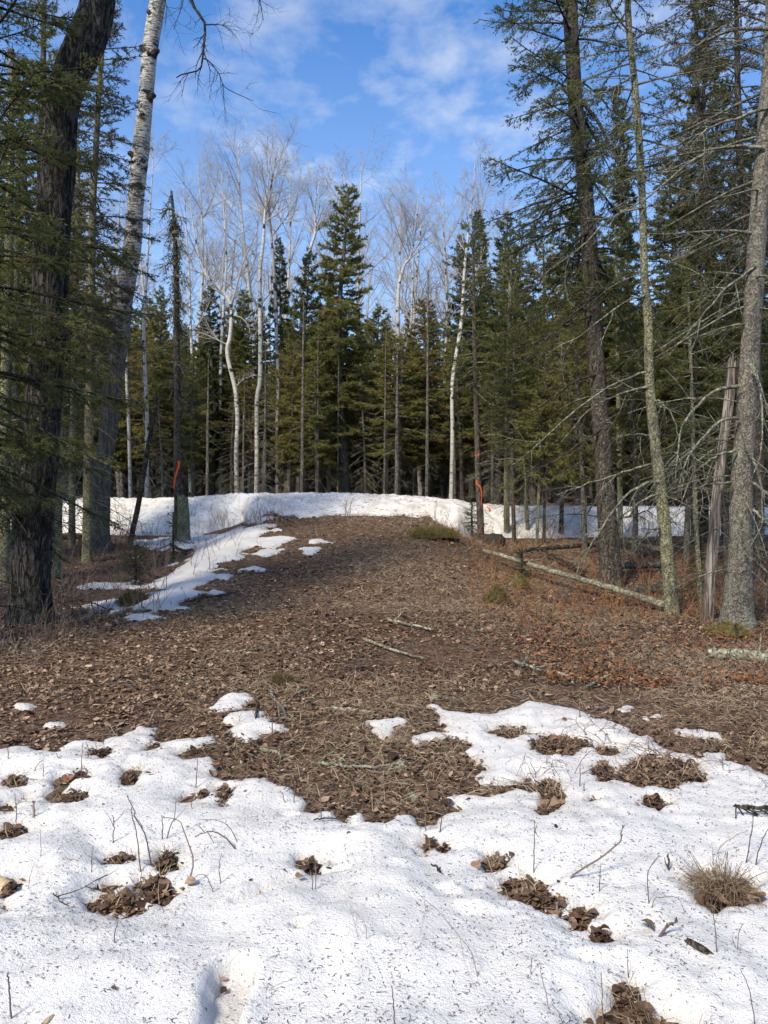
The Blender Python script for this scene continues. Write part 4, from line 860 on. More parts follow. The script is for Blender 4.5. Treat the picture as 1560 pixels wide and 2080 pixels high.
# ------------------------------------------------------------------ near trees, right
RG = 'trees at the right edge of the clearing'
e1, P1, Rr1, o1 = near_conifer('spruce_tree', 'thick dark spruce trunk right of the track with green boughs spreading to its left', [(1243, 1210, 50), (1240, 1150, 44), (1235, 1080, 40), (1227, 950, 36), (1216, 800, 33), (1205, 650, 32), (1197, 500, 31), (1185, 350, 29), (1170, 220, 29), (1162, 100, 28), (1157, 0, 28), (1150, -200, 24), (1140, -500, 14)], 12.4, 'spruce_bark', 'dark_branch', 'dark_needles', RG,
    dict(seed=411, H=13.0, hb=4.5, Rm=2.1, nb=110, trunk_r=.1, dens=9, ln=0.035, wn=0.012, npm=95, droop=0.55, dead=22, sub=True, prof=0.5, gap=0.0, azs=(2.9, 5.0), dead_len=0.9, tint_mu=0.4, smax=0.95), sides=30, rings=140, ridge=0.06, rz=2.0, rk=7, seed=41, flare=0.25)
e2, P2, Rr2, o2 = near_conifer('spruce_tree', 'slim lichened trunk leaning left, second from the broken grey snag', [(1367, 1260, 34), (1363, 1215, 28), (1356, 1138, 25), (1343, 1003, 23), (1329, 885, 21), (1319, 767, 18), (1317, 656, 17), (1309, 555, 15), (1306, 438, 14), (1299, 303, 14), (1289, 168, 13), (1276, 34, 12), (1272, -150, 9), (1268, -400, 4)], 10.0, 'lichen_bark', 'lichen_branch', 'dark_needles', RG,
    dict(seed=412, H=9.8, hb=5.6, Rm=1.25, nb=60, trunk_r=.07, dens=10, ln=0.04, wn=0.013, npm=110, droop=0.4, dead=28, prof=0.5, dead_len=1.0, gap=0.25), sides=24, rings=140, ridge=0.05, rz=6, rk=6, seed=42, flare=0.25, flare_h=.35)
e3, P3, Rr3, o3 = near_conifer('spruce_tree', 'big pale scaly trunk at the right edge, right behind the broken grey snag', [(1497, 1278, 82), (1499, 1235, 60), (1504, 1120, 47), (1509, 960, 43), (1519, 800, 39), (1528, 640, 36), (1541, 438, 34), (1551, 303, 30), (1560, 168, 26), (1568, 0, 22), (1576, -200, 18), (1584, -480, 8)], 9.2, 'grey_bark', 'lichen_branch', 'lichen_needles', RG,
    dict(seed=413, H=9.6, hb=3.6, Rm=1.9, nb=30, trunk_r=.1, dens=7, ln=0.03, wn=0.008, npm=70, droop=0.5, dead=30, prof=0.4, bare=0.5, gap=0.2, dead_len=0.95, azs=(3.1, 4.4)), sides=36, rings=180, ridge=0.045, rz=8, rk=8, seed=43, flare=0.42, flare_h=.45)
# long bare lichened limbs of the three near trunks
def limbs(e, o, lst, seed, nm='limb', cnt=7, ln=0.26, mat='lichen_branch'):
    rg = np.random.default_rng(seed)
    for p, Y, w, yl in lst:
        A = spline(np.array([pt(u, v, Y + yl * i / (len(p) - 1)) - o for i, (u, v) in enumerate(p)]), 14)[None]
        AR = (np.linspace(1, .3, 14) * w * .5 / FPX * Y)[None]
        A[:, 1:] += rg.normal(size=A[:, 1:].shape) * .008
        mb = MB(); V, Q = tubes(A, AR, 6); mb.add(V, Q=Q)
        L2, R2 = grow(A, AR, cnt, 0.2, 1, 0.8, lambda pl, t: 0.22 + ln * pl, rg, 6, 0.5, -0.45, 0.55, 0.35, 0.0028, 0.14); V, Q = tubes(L2, R2, 4); mb.add(V, Q=Q)
        L3, R3 = grow(L2, R2, 4, 0.15, 1, 0.8, lambda pl, t: 0.45 * pl, rg, 4, 0.5, -0.3, 0.7, 0.4, 0.0020, 0.14); V, Q = tubes(L3, R3, 3); mb.add(V, Q=Q)
        link(nm, mb.mesh(nm), M[mat], e)
limbs(DEADPOLE[0], DEADPOLE[1], [([(352, 426), (342, 424), (332, 430), (322, 436)], 17.3, 6, -.2), ([(354, 432), (364, 440), (370, 455)], 17.3, 5, -.2), ([(355, 470), (345, 478), (338, 492)], 17.3, 5, -.2), ([(356, 480), (366, 494), (374, 520)], 17.3, 5, -.2), ([(357, 535), (340, 536), (325, 545)], 17.3, 5, .1), ([(358, 560), (370, 566), (377, 580)], 17.3, 5, -.1), ([(359, 610), (375, 618), (392, 632)], 17.3, 5, -.1), ([(350, 395), (345, 402), (346, 412)], 17.3, 4, 0)], 504, cnt=12, ln=.2)
limbs(e2, o2, [([(1341, 978), (1310, 982), (1280, 1000), (1240, 1045), (1200, 1110), (1172, 1160)], 9.95, 7, -.4), ([(1320, 757), (1290, 762), (1230, 790), (1150, 850), (1070, 925), (1040, 945)], 9.95, 6, .6), ([(1318, 787), (1270, 795), (1200, 830), (1140, 900)], 9.95, 6, .3), ([(1323, 942), (1260, 962), (1200, 980), (1130, 1005)], 9.95, 5, .3),
    ([(1345, 1000), (1300, 1020), (1262, 1050), (1215, 1060)], 9.95, 5, -.2), ([(1318, 885), (1290, 882), (1250, 888)], 9.95, 5, -.3), ([(1306, 420), (1250, 440), (1180, 500), (1100, 560)], 9.95, 5, .2), ([(1310, 600), (1260, 620), (1180, 680), (1110, 720)], 9.95, 5, .2), ([(1291, 150), (1240, 180), (1190, 200)], 9.95, 5, -.3), ([(1322, 810), (1345, 820), (1370, 850), (1380, 900)], 9.95, 4, -.2), ([(1340, 1070), (1320, 1080), (1290, 1100)], 9.95, 5, -.3)], 501)
limbs(e3, o3, [([(1500, 785), (1460, 790), (1410, 830), (1382, 880), (1370, 970)], 9.1, 8, -.3), ([(1500, 850), (1460, 858), (1420, 900), (1395, 935), (1378, 980)], 9.1, 7, -.5), ([(1495, 915), (1450, 930), (1410, 960), (1385, 1020)], 9.1, 7, -.2), ([(1485, 980), (1440, 985), (1405, 995)], 9.1, 6, -.4), ([(1525, 740), (1545, 800), (1550, 880), (1535, 960)], 9.0, 6, -.5),
    ([(1530, 1035), (1560, 1060), (1600, 1090)], 9.1, 7, -.3), ([(1528, 980), (1560, 1005), (1610, 1040)], 9.1, 7, -.4), ([(1535, 540), (1470, 590), (1410, 660), (1360, 720)], 9.1, 7, .2), ([(1552, 300), (1480, 300), (1400, 330), (1320, 400), (1260, 430)], 9.1, 8, .2), ([(1565, 60), (1490, 60), (1420, 90), (1370, 130)], 9.1, 8, .2), ([(1560, 220), (1500, 240), (1440, 260), (1400, 300)], 9.1, 8, -.3), ([(1512, 900), (1540, 960), (1548, 1050), (1525, 1110)], 9.0, 5, -.4)], 502)
limbs(e1, o1, [([(1176, 200), (1205, 235), (1232, 280), (1255, 330), (1268, 400), (1278, 450)], 12.3, 9, -.1), ([(1225, 870), (1180, 900), (1120, 940), (1070, 960)], 12.3, 6, -.4), ([(1213, 760), (1160, 780), (1090, 830), (1030, 850)], 12.3, 6, -.4), ([(1205, 640), (1150, 660), (1080, 700), (1020, 705)], 12.3, 6, -.4), ([(1236, 1050), (1280, 1050), (1330, 1030)], 12.3, 6, -.3), ([(1228, 960), (1290, 930), (1340, 880)], 12.3, 6, -.3),
    ([(1195, 470), (1130, 520), (1060, 600)], 12.3, 6, -.5), ([(1232, 1000), (1200, 1030), (1180, 1080)], 12.3, 5, -.4)], 503, mat='dark_branch')
# broken snag
e, P, Rr, o = hero('broken_snag', 'weathered grey broken trunk without bark leaning before the big pale trunk', [(1437, 1276, 24), (1440, 1215, 21), (1444, 1154, 21), (1457, 1003, 21), (1466, 930, 20), (1474, 868, 19), (1482, 800, 19), (1488, 745, 17)], 9.5, 'snag_wood', 'snag', group=RG, sides=24, rings=120, ridge=0.10, rz=1.0, rk=5, lump=.10, seed=44, flare=.05)
mb = MB(); c = pt(1488, 742, 9.5) - o
for k in range(9):
    a = k * .7; r = .045; b = c + np.array([r * math.cos(a), r * math.sin(a), -.03]); h = .05 + .13 * rngb.random()
    V, Q = tubes(np.stack([b, b + [0.004, 0, h * .6], b + [.01, 0, h]]), np.array([.022, .014, .003]), 5); mb.add(V, Q=Q)
link('splinters', mb.mesh('splinters'), M['snag_wood'], e)
RT = [('spruce trunk wound with orange tape at the right end of the snowbank', [(977, 1112, 15), (976, 1060, 14), (972, 980, 13), (969, 880, 11), (966, 780, 10), (964, 690, 9), (962, 560, 6), (960, 470, 3)], 17.2, 51, 'spruce_bark'),
    ('pair of grey trunks right of the ribboned tree, the thicker left one', [(1030, 1094, 13), (1029, 1020, 12), (1030, 900, 11), (1034, 700, 9), (1038, 520, 6)], 18.4, 52, 'lichen_bark'), ('pair of grey trunks right of the ribboned tree, the thinner right one', [(1045, 1108, 9), (1042, 1000, 8), (1040, 860, 7), (1046, 700, 5)], 17.6, 53, 'spruce_bark'),
    ('thin lichened trunk leaning left in front of the shaded snow', [(1073, 1098, 8), (1069, 1020, 8), (1067, 900, 7), (1068, 780, 6), (1070, 640, 4)], 18.6, 54, 'lichen_bark'), ('thinnest pale sapling trunk in front of the shaded snow', [(1089, 1116, 6), (1093, 1040, 6), (1096, 940, 5), (1098, 820, 3)], 17.0, 55, 'lichen_bark'),
    ('thin dark trunk in front of the shaded snow', [(1104, 1112, 6.5), (1106, 1030, 6), (1107, 900, 6), (1109, 740, 4)], 17.2, 56, 'spruce_bark'), ('straight dark trunk halfway between the ribboned tree and the thick dark trunk', [(1139, 1094, 10), (1141, 1020, 9), (1143, 880, 9), (1146, 700, 7), (1150, 520, 5)], 18.6, 57, 'spruce_bark'),
    ('grey trunk showing just right of the thick dark trunk', [(1260, 1092, 11), (1259, 1000, 11), (1257, 850, 10), (1254, 650, 8), (1250, 450, 5)], 18.4, 58, 'lichen_bark'), ('thin lichened trunk just left of the broken grey snag', [(1425, 1236, 11), (1421, 1180, 11), (1417, 1121, 10), (1412, 1020, 9), (1408, 900, 8), (1404, 760, 7), (1398, 600, 4)], 11.0, 59, 'lichen_bark'),
    ('grey trunk behind and left of the broken grey snag', [(1430, 1096, 21), (1429, 1000, 19), (1426, 880, 18), (1430, 700, 17), (1440, 560, 16), (1437, 438, 14), (1424, 300, 12), (1416, 150, 9)], 15.0, 60, 'spruce_bark'), ('dark trunk between the broken grey snag and the big pale trunk', [(1474, 1104, 16), (1473, 1000, 15), (1474, 800, 14), (1478, 600, 12), (1484, 400, 10)], 14.6, 61, 'spruce_bark'),
    ('dark trunk behind the big pale trunk at the right edge', [(1541, 1180, 19), (1543, 1040, 18), (1540, 860, 17), (1532, 640, 20), (1514, 440, 18), (1500, 250, 13)], 12.6, 62, 'spruce_bark'), ('slender trunk at the very right edge of the woods', [(1572, 1150, 18), (1572, 900, 17), (1568, 600, 14), (1560, 300, 10)], 13.4, 63, 'lichen_bark')]
for lab, path, Y, sd_, bk in RT:
    P, _ = px_path(path, Y); Ht = P[-1, 2] - P[0, 2]
    if 'behind and left of the broken' in lab or 'behind the big pale trunk' in lab:
        path = path + [(path[-1][0] - 8, -300, 3)]; P, _ = px_path(path, Y); Ht = P[-1, 2] - P[0, 2]
        near_conifer('spruce_tree', lab, path, Y, bk, 'lichen_branch', 'lichen_needles', RG, dict(seed=sd_, H=Ht, hb=Ht * .42, Rm=1.35, nb=150, trunk_r=.1, dens=10, ln=.05, wn=.014, npm=90, droop=.7, dead=50, dead_len=1.1, prof=.35, tint_mu=.35), sides=12, rings=60, seed=sd_); continue
    near_conifer('spruce_tree', lab, path, Y, bk, 'lichen_branch', 'spruce_needles', RG, dict(seed=sd_, H=Ht, hb=Ht * .46, Rm=0.95, nb=64 if Y > 16 else 30, trunk_r=.1, dens=11, ln=.07, wn=.021, npm=80, droop=.4, dead=18, dead_len=.9, prof=.4), sides=11, rings=50, seed=sd_)
ribbon('orange tape knotted high round the ribboned trunk, its end blowing right', [(966, 923), (969, 926), (972, 925), (973, 921)], 17.05, 3.0, .2)
ribbon('orange tape twisted down the middle of the ribboned trunk', [(968, 976), (970, 984), (976, 990), (979, 1004), (978, 1020), (980, 1035)], 17.02, 3.2, 1.5)
ribbon('short orange tape end hanging right of the ribboned trunk', [(983, 1031), (989, 1030), (994, 1034), (994, 1040)], 17.0, 3.4, .4)

for lab, u, du, tv, w, Y in [('pole beside the second pole left of the tall spruce trunk', 645, 1, 730, 8, 23.5), ('thinnest pole just left of the tall spruce trunk', 686, 2, 720, 5, 24.0), ('grey pole under the olive spruce left of the tall spruce', 613, 3, 690, 10, 23.0),
        ('dark pole below the crooked aspen', 781, 2, 760, 7, 23.2), ('stout grey pole under the yellowish fir', 806, 1, 790, 12, 23.0), ('straight grey pole left of the leaning white birch', 867, 2, 640, 10, 22.8), ('right pole close to the foot of the leaning white birch', 925, -6, 800, 8, 23.8),
        ('thin grey pole right of the forked birch', 494, 2, 840, 6, 22.8), ('stained grey pole among the dead boughs', 538, 1, 790, 8, 22.4), ('pole left of the forked birch', 421, 2, 800, 9, 22.8)]:
    near_conifer('conifer_pole', lab, [(u, 1004, w * .75), (u + du * .3, 930, w * .7), (u + du * .6, 850, w * .58), (u + du, tv, w * .4), (u + du * 1.3, tv - 90, w * .12)], Y, 'far_trunk', 'lichen_branch', 'spruce_needles', 'bare lower trunks at the front of the stand', dict(seed=int(u), H=(1000 - tv) / FPX * Y, hb=2.5, Rm=.8, nb=2, trunk_r=.1, dens=1, npm=2, dead=14, dead_len=.9), sides=8, rings=24, seed=int(u))

# ------------------------------------------------------------------ small conifers and mossy clumps on the ground
def small_fir(label, u, v, H, Rm, seed, mat='dark_needles', tint=0.45, **kw):
    p = gp(u, v); e = thing('fir_sapling', p, label, 'sapling')
    d = dict(seed=seed, H=H, hb=.08, Rm=Rm, nb=34, trunk_r=.014, dens=22, ln=.022, wn=.006, npm=150, droop=.2, dead=0, prof=.8, tint_mu=tint); d.update(kw)
    tr, wd, cr = conifer_parts(**d)
    link('trunk', tr.mesh('trunk', True), M['dark_branch'], e); link('branches', wd.mesh('branches'), M['dark_branch'], e); link('crown', cr.mesh('crown'), M[mat], e)
small_fir('dense dark young fir in front of the left snow strip', 276, 1187, .62, .36, 601, prof=.35)
small_fir('small scraggly fir leaning before the mossy stump', 352, 1128, .85, .42, 602, nb=20, droop=.5)
small_fir('bright green young fir between the slim lichened trunk and the snag', 1420, 1222, .95, .42, 603, 'spruce_needles', .7, nb=22, droop=.4)
small_fir('little fir with drooping boughs at the foot of the ribboned tree', 958, 1092, .8, .45, 604, 'dark_needles', .45, nb=26, droop=.5, dens=34, ln=.03)
small_fir('tiny dark fir in the brush by the fallen pale log', 1060, 1175, .5, .3, 605, nb=20)
def clump(name, label, u, v, ru, h, mat, seed, n=700, ln=.05, wn=.008, cat='moss clump'):
    p = gp(u, v); r = ru / FPX * p[1]; rg = np.random.default_rng(seed)
    a = rg.random(n) * 6.283; q = np.sqrt(rg.random(n)) * r; zz = h * (1 - (q / r) ** 2)
    B = np.stack([q * np.cos(a), q * np.sin(a), zz * (.3 + .7 * rg.random(n))], 1); D = np.stack([rg.normal(size=n) * .7, rg.normal(size=n) * .7, .15 + .8 * rg.random(n)], 1) * (ln * (.4 + .9 * rg.random(n)))[:, None]
    V, T, tn = needles(B, D, 3, rg, ln, wn, .7); mb = MB(); mb.add(V, T=T, tint=tn)
    th = np.linspace(0, 6.283, 14, endpoint=False); k = [(1.0, -.03), (.8, .45), (.45, .8), (.05, .95)]
    V = np.concatenate([np.stack([r * f * np.cos(th), r * f * np.sin(th), np.full(14, h * g)], 1) for f, g in k]); V += rg.normal(size=V.shape) * .02 * r
    i, j = np.meshgrid(np.arange(3), np.arange(14), indexing='ij'); Q = np.stack([i * 14 + j, i * 14 + (j + 1) % 14, (i + 1) * 14 + (j + 1) % 14, (i + 1) * 14 + j], -1).reshape(-1, 4); mb.add(V, Q=Q, tint=.2)
    ob = link(name, mb.mesh(name), M[mat]); ob.location = p; tag(ob, label, cat); return ob
clump('moss_clump', 'yellow green mossy mound on the right shoulder of the track by the snowbank', 882, 1090, 46, .09, 'moss', 611, 2400, .13, .007)
clump('moss_clump', 'mossy lump right of the track below the fallen pale log', 1010, 1226, 24, .22, 'moss', 612, 900)
clump('moss_clump', 'mossy hummock with dark base left of the fallen pale log tip', 1052, 1192, 22, .2, 'moss', 613, 700)
clump('moss_clump', 'dark mossy hummock between the left snow strips', 272, 1226, 32, .16, 'moss', 614, 900)
clump('moss_clump', 'mossy foot of the big pale trunk at the right edge', 1478, 1290, 40, .14, 'moss', 615, 900)
clump('moss_clump', 'low green grass tuft in the middle of the bare track', 572, 1388, 22, .05, 'moss', 616, 400, .05, .004)
clump('lichen_clump', 'pale green lichen cushion beside the lichened branch', 815, 1566, 8, .035, 'pale_lichen', 617, 260, .016, .005, 'lichen')
clump('lichen_clump', 'pale lichen scrap at the upper tip of the right snow', 882, 1422, 8, .035, 'pale_lichen', 618, 260, .016, .005, 'lichen')
clump('lichen_clump', 'pale lichen scrap at the right edge of the bare tongue in the snow', 838, 1628, 6, .03, 'pale_lichen', 619, 200, .014, .004, 'lichen')
# boulder by the ribboned tree
rg = np.random.default_rng(3); p = gp(992, 1106); th = np.linspace(0, 6.283, 18, endpoint=False); V = []
for f, g in ((1.1, -.1), (1.06, .3), (.98, .7), (.8, .95), (.4, 1.03), (.02, 1.04)):
    V.append(np.stack([.36 * f * np.cos(th), .24 * f * np.sin(th), np.full(18, .24 * g)], 1))
V = np.concatenate(V); V += .035 * np.stack([vnoise(V[:, 0] * 7, V[:, 1] * 7, V[:, 2] * 7 + k * 9, 8) for k in range(3)], 1)
i, j = np.meshgrid(np.arange(5), np.arange(18), indexing='ij'); Q = np.stack([i * 18 + j, i * 18 + (j + 1) % 18, (i + 1) * 18 + (j + 1) % 18, (i + 1) * 18 + j], -1).reshape(-1, 4)
ob = link('boulder', mk_mesh('boulder', V, Q=Q), M['boulder_stone']); ob.location = p; tag(ob, 'dark flat topped boulder at the foot of the ribboned tree', 'boulder')

# ------------------------------------------------------------------ logs and sticks lying about
def stick(name, label, pts, w0, w1, mat, cat, lift=0.0, twigs=0, seed=1, k=8, forks=(), tint=.5, snow=False, wig=.004):
    P = np.array([gp(u, v, snow) for u, v in pts]); P[:, 2] += lift + w0 * .4 / FPX * P[:, 1]
    Rr = np.linspace(w0, w1, len(P)) * .5 / FPX * P[:, 1]; o = P[0].copy(); S = spline(np.c_[P - o, Rr], max(10, 5 * len(P)))
    rg = np.random.default_rng(seed); S[1:-1, :3] += rg.normal(size=(len(S) - 2, 3)) * wig
    n = len(S); ends = np.r_[.15, np.ones(n - 2), .1]
    mb = MB(); V, Q = tubes(S[None, :, :3], (S[:, 3] * ends)[None], k); mb.add(V, Q=Q, tint=tint)
    if twigs:
        L2, R2 = grow(S[None, :, :3], S[None, :, 3], twigs, .1, 1, .8, lambda pl, t: .16 + .10 * pl, rg, 5, .4, .15, .5, .4, .0025); V, Q = tubes(L2, R2, 4); mb.add(V, Q=Q, tint=tint)
        L3, R3 = grow(L2, R2, 2, .3, 1, .8, lambda pl, t: .5 * pl, rg, 4, .4, .1, .6, .4, .0018); V, Q = tubes(L3, R3, 3); mb.add(V, Q=Q, tint=tint)
    for f, wf in forks:
        F = np.array([gp(u, v, snow) for u, v in f]); F[:, 2] += lift + w0 * .4 / FPX * F[:, 1]; F = spline(F - o, 8); V, Q = tubes(F[None], (np.linspace(wf, wf * .4, 8) * .5 / FPX * P[0, 1])[None], 5); mb.add(V, Q=Q, tint=tint)
    ob = link(name, mb.mesh(name, True), M[mat]); ob.location = o; tag(ob, label, cat); return ob
def log3(name, label, a, b, w0, w1, mat, seed, twigs=0, sag=0.0, lift=0.05):
    A, B = gp(*a), gp(*b); A[2] += lift; B[2] += lift
    t = np.linspace(0, 1, 8)[:, None]; P = A + (B - A) * t; P[:, 2] -= sag * np.sin(math.pi * t[:, 0]); Rr = np.linspace(w0 / FPX * A[1], w1 / FPX * B[1], 8) * .5; o = A.copy()
    S = spline(np.c_[P - o, Rr], 40); rg = np.random.default_rng(seed); S[:, 3] *= np.r_[.3, np.ones(38), .5]; S[1:-1, 1:3] += rg.normal(size=(38, 2)) * .006
    mb = MB(); V, Q = tubes(S[None, :, :3], S[None, :, 3], 14); V += .12 * np.repeat(S[:, 3], 14)[:, None] * np.stack([vnoise(V[:, 0] * 14, V[:, 1] * 14, V[:, 2] * 14 + q * 5, seed) for q in range(3)], 1); mb.add(V, Q=Q)
    if twigs:
        L2, R2 = grow(S[None, :, :3], S[None, :, 3], twigs, .1, .95, 1.0, lambda pl, t: .35 + 0 * t, rg, 5, .4, .1, .3, .3, .003); V, Q = tubes(L2, R2, 4); mb.add(V, Q=Q)
    ob = link(name, mb.mesh(name, True), M[mat]); ob.location = o; tag(ob, label, 'log'); return ob
log3('fallen_log', 'long pale lichened pole lying from the track side to the slim lichened trunk', (980, 1130), (1362, 1250), 8, 15, 'log_bark', 701, 3, lift=.12)
log3('fallen_log', 'dark thin fallen trunk lying before the thick dark trunk', (1065, 1136), (1232, 1122), 7, 10, 'dark_branch', 702, 4, lift=.18)
log3('fallen_log', 'grey fallen branch sloping down right behind the slim lichened trunk', (1252, 1112), (1345, 1140), 7, 9, 'lichen_branch', 703, 6, lift=.2)
log3('fallen_log', 'dark fallen stick crossing behind the long pale pole', (1100, 1132), (1190, 1180), 6, 8, 'dark_branch', 704, 4, lift=.15)
log3('fallen_log', 'dark log lying behind the thick furrowed trunk at left', (-40, 1118), (206, 1108), 14, 9, 'dark_branch', 705, 4, lift=.2)
log3('fallen_log', 'short mossy log with pale lichen at the right edge below the big pale trunk', (1436, 1336), (1590, 1348), 20, 24, 'log_bark', 706, 3, lift=.05)
log3('fallen_log', 'rotten brown log behind the slim lichened trunk', (1262, 1208), (1350, 1204), 20, 24, 'spruce_bark', 707, 2, lift=.05)
log3('fallen_log', 'upper rotten log stacked behind the slim lichened trunk', (1256, 1168), (1356, 1164), 14, 16, 'spruce_bark', 708, 3, lift=.16)
log3('fallen_log', 'dark rotten log half buried at the right edge behind the big pale trunk', (1520, 1120), (1640, 1122), 20, 22, 'spruce_bark', 709, 2, lift=.1)
log3('fallen_log', 'low mossy log in the shade left of the bare track', (150, 1272), (232, 1240), 18, 12, 'spruce_bark', 710, 2, lift=.0)
stick('fallen_stick', 'straight brown stick lying in the middle of the bare track', [(735, 1303), (775, 1318), (820, 1333), (866, 1346)], 7, 4, 'log_bark', 'stick', .02, 0, 11)
stick('fallen_stick', 'pale forked twig lying above the straight brown stick', [(784, 1266), (812, 1272), (845, 1279), (885, 1288)], 7, 4, 'log_bark', 'stick', .03, 6, 12)
stick('fallen_stick', 'white birch stick lying above the bare tongue in the snow', [(668, 1444), (700, 1447), (730, 1449), (760, 1454)], 8, 6, 'log_bark', 'stick', .01, 0, 13)
stick('fallen_stick', 'whitish forked branch lying right of the small snow patches', [(550, 1404), (558, 1428), (571, 1440), (580, 1462)], 6, 4, 'lichen_branch', 'stick', .02, 0, 14, forks=[([(571, 1440), (592, 1432)], 5), ([(565, 1436), (568, 1470)], 4)])
stick('fallen_stick', 'short pale stick left of the white birch stick', [(598, 1420), (612, 1412), (626, 1408)], 6, 5, 'log_bark', 'stick', .02, 0, 15)
stick('fallen_stick', 'lichened branch lying across the bare tongue in the snow', [(644, 1558), (679, 1561), (709, 1566), (763, 1566), (830, 1553)], 9, 5, 'log_bark', 'branch', .015, 5, 16, forks=[([(647, 1556), (682, 1532), (701, 1518)], 6)])
stick('fallen_stick', 'short mottled branch left of the lichened branch by the snow edge', [(526, 1526), (560, 1535), (601, 1546)], 8, 6, 'log_bark', 'branch', .01, 2, 17)
stick('fallen_stick', 'pale curved stick on the leaves left of the mossy log', [(1190, 1408), (1205, 1399), (1232, 1384), (1272, 1394)], 7, 5, 'log_bark', 'stick', .03, 2, 18)
stick('fallen_stick', 'branched grey twig on the leaves above the right snow', [(1040, 1352), (1090, 1371), (1146, 1382), (1168, 1402)], 7, 4, 'log_bark', 'stick', .04, 8, 19, forks=[([(1090, 1371), (1120, 1360), (1150, 1372)], 5)])
stick('fallen_stick', 'slanting straw coloured stick on the leaves right of the track', [(1296, 1356), (1310, 1345), (1326, 1328)], 4, 3, 'log_bark', 'stick', .04, 0, 20)
stick('fallen_stick', 'thin dark stick pointing right from the left snow strip', [(374, 1229), (420, 1220), (492, 1206)], 4, 3, 'dark_branch', 'stick', .03, 1, 21)
stick('fallen_stick', 'dark twisted root lying on the left snow strip', [(345, 1112), (360, 1122), (378, 1128), (392, 1124)], 7, 4, 'dark_branch', 'root', .06, 4, 22)
stick('fallen_stick', 'thin brown stick lying on the leaves at the left of the track', [(452, 1328), (480, 1330), (535, 1322)], 5, 3, 'lichen_branch', 'stick', .02, 0, 23)
stick('fallen_stick', 'dark broken stick on the leaves below the straight brown stick', [(720, 1368), (735, 1362), (760, 1366)], 6, 5, 'spruce_bark', 'stick', .02, 0, 24)
stick('fallen_stick', 'grey stick jutting from the small left snow patches', [(528, 1416), (520, 1470), (560, 1474)], 5, 3, 'dark_branch', 'stick', .02, 1, 25)
stick('fallen_stick', 'white stick standing by the mossy foot of the big pale trunk', [(1491, 1310), (1490, 1290)], 6, 5, 'log_bark', 'stick', .2, 0, 26)
stick('fallen_stick', 'dark twiggy branch lying on the snow at the right edge', [(1488, 1657), (1525, 1657), (1580, 1660)], 7, 8, 'dark_branch', 'branch', .04, 14, 27, snow=True)
stick('fallen_stick', 'thin black twig lying on the snow under the bare tongue', [(636, 1671), (669, 1667), (714, 1666)], 3, 2.5, 'dark_branch', 'twig', .01, 0, 28, snow=True)
stick('fallen_stick', 'short black twig lying on the snow left of the big leaf hole', [(867, 1748), (884, 1764), (899, 1780)], 3.4, 3, 'dark_branch', 'twig', .008, 0, 29, snow=True)
stick('fallen_stick', 'thin kinked twig lying on the snow left of the leaf filled holes', [(105, 1821), (120, 1831), (142, 1845)], 2.4, 2, 'dark_branch', 'twig', .008, 1, 30, snow=True)
# ------------------------------------------------------------------ leaves
LEAF_UV = np.array([[0, 0, 0], [-.30, .30, .05], [-.26, .68, .07], [0, 1, 0.02], [.26, .68, .07], [.30, .30, .05]])
LEAF_Q = np.array([[0, 3, 2, 1], [0, 5, 4, 3]])
def leaf_shapes(n, rg, curl=1.0):
    """n curled leaf outlines [n,6,3], about unit size, centred"""
    V = np.repeat(LEAF_UV[None], n, 0) * (1 + .15 * rg.normal(size=(n, 6, 1)))
    V[:, :, 2] *= curl * (rg.random((n, 1)) * 4.0 - .8); V[:, 3, 2] += curl * rg.normal(size=n) * .16; V[:, 0, 2] += curl * rg.normal(size=n) * .10
    V[:, :, 0] *= (.7 + .7 * rg.random((n, 1))); V[:, :, 1] -= .5
    return V
def rot_mats(yaw, tilt, az):
    cy_, sy_ = np.cos(yaw), np.sin(yaw); n = len(yaw); Rz = np.zeros((n, 3, 3)); Rz[:, 0, 0] = cy_; Rz[:, 0, 1] = -sy_; Rz[:, 1, 0] = sy_; Rz[:, 1, 1] = cy_; Rz[:, 2, 2] = 1
    kx, ky = np.cos(az), np.sin(az); c, s = np.cos(tilt), np.sin(tilt); K = np.zeros((n, 3, 3)); K[:, 0, 2] = ky; K[:, 1, 2] = -kx; K[:, 2, 0] = -ky; K[:, 2, 1] = kx
    Rt = np.eye(3)[None] + s[:, None, None] * K + (1 - c)[:, None, None] * (K @ K)
    return Rt @ Rz
rgl = np.random.default_rng(2024)
pos = []
for y0, y1, dens in ((2.2, 4.5, 1300), (4.5, 7, 1500), (7, 9.5, 900), (9.5, 12.5, 300), (12.5, 18, 120)):
    w1 = .56 * y1 + 1.9; n = int(2 * w1 * (y1 - y0) * dens * .93)
    x = (rgl.random(n) * 2 - 1) * w1; y = y0 + (y1 - y0) * rgl.random(n); ok = (np.abs(x) < .56 * y + .7) | ((np.abs(x) < .56 * y + 1.8) & (rgl.random(n) < .5))
    pos.append(np.stack([x[ok], y[ok]], 1))
pos = np.concatenate(pos); T_ = snow_field(pos[:, 0], pos[:, 1]); edge = (T_ > .004) & (T_ < .075) & (rgl.random(len(pos)) < .008 + .07 * (T_ < .035)); keep_ = (T_ < 0.004) | edge; pos, TS = pos[keep_], np.maximum(T_[keep_], 0)
pk = (vnoise(pos[:, 0] * 1.25, pos[:, 1] * 1.25, None, 93) + .35 * vnoise(pos[:, 0] * 4, pos[:, 1] * 4, None, 94) < .38) | (rgl.random(len(pos)) < .22); pos, TS = pos[pk], TS[pk]
LX, LY = pos[:, 0], pos[:, 1]; n = len(pos)
size = (.012 + .030 * rgl.random(n) ** 1.7) * np.where(rgl.random(n) < .14, 1.75, 1.0) * (1 + .05 * np.maximum(LY - 5, 0))
size = np.where(TS > .004, size * .6, size)
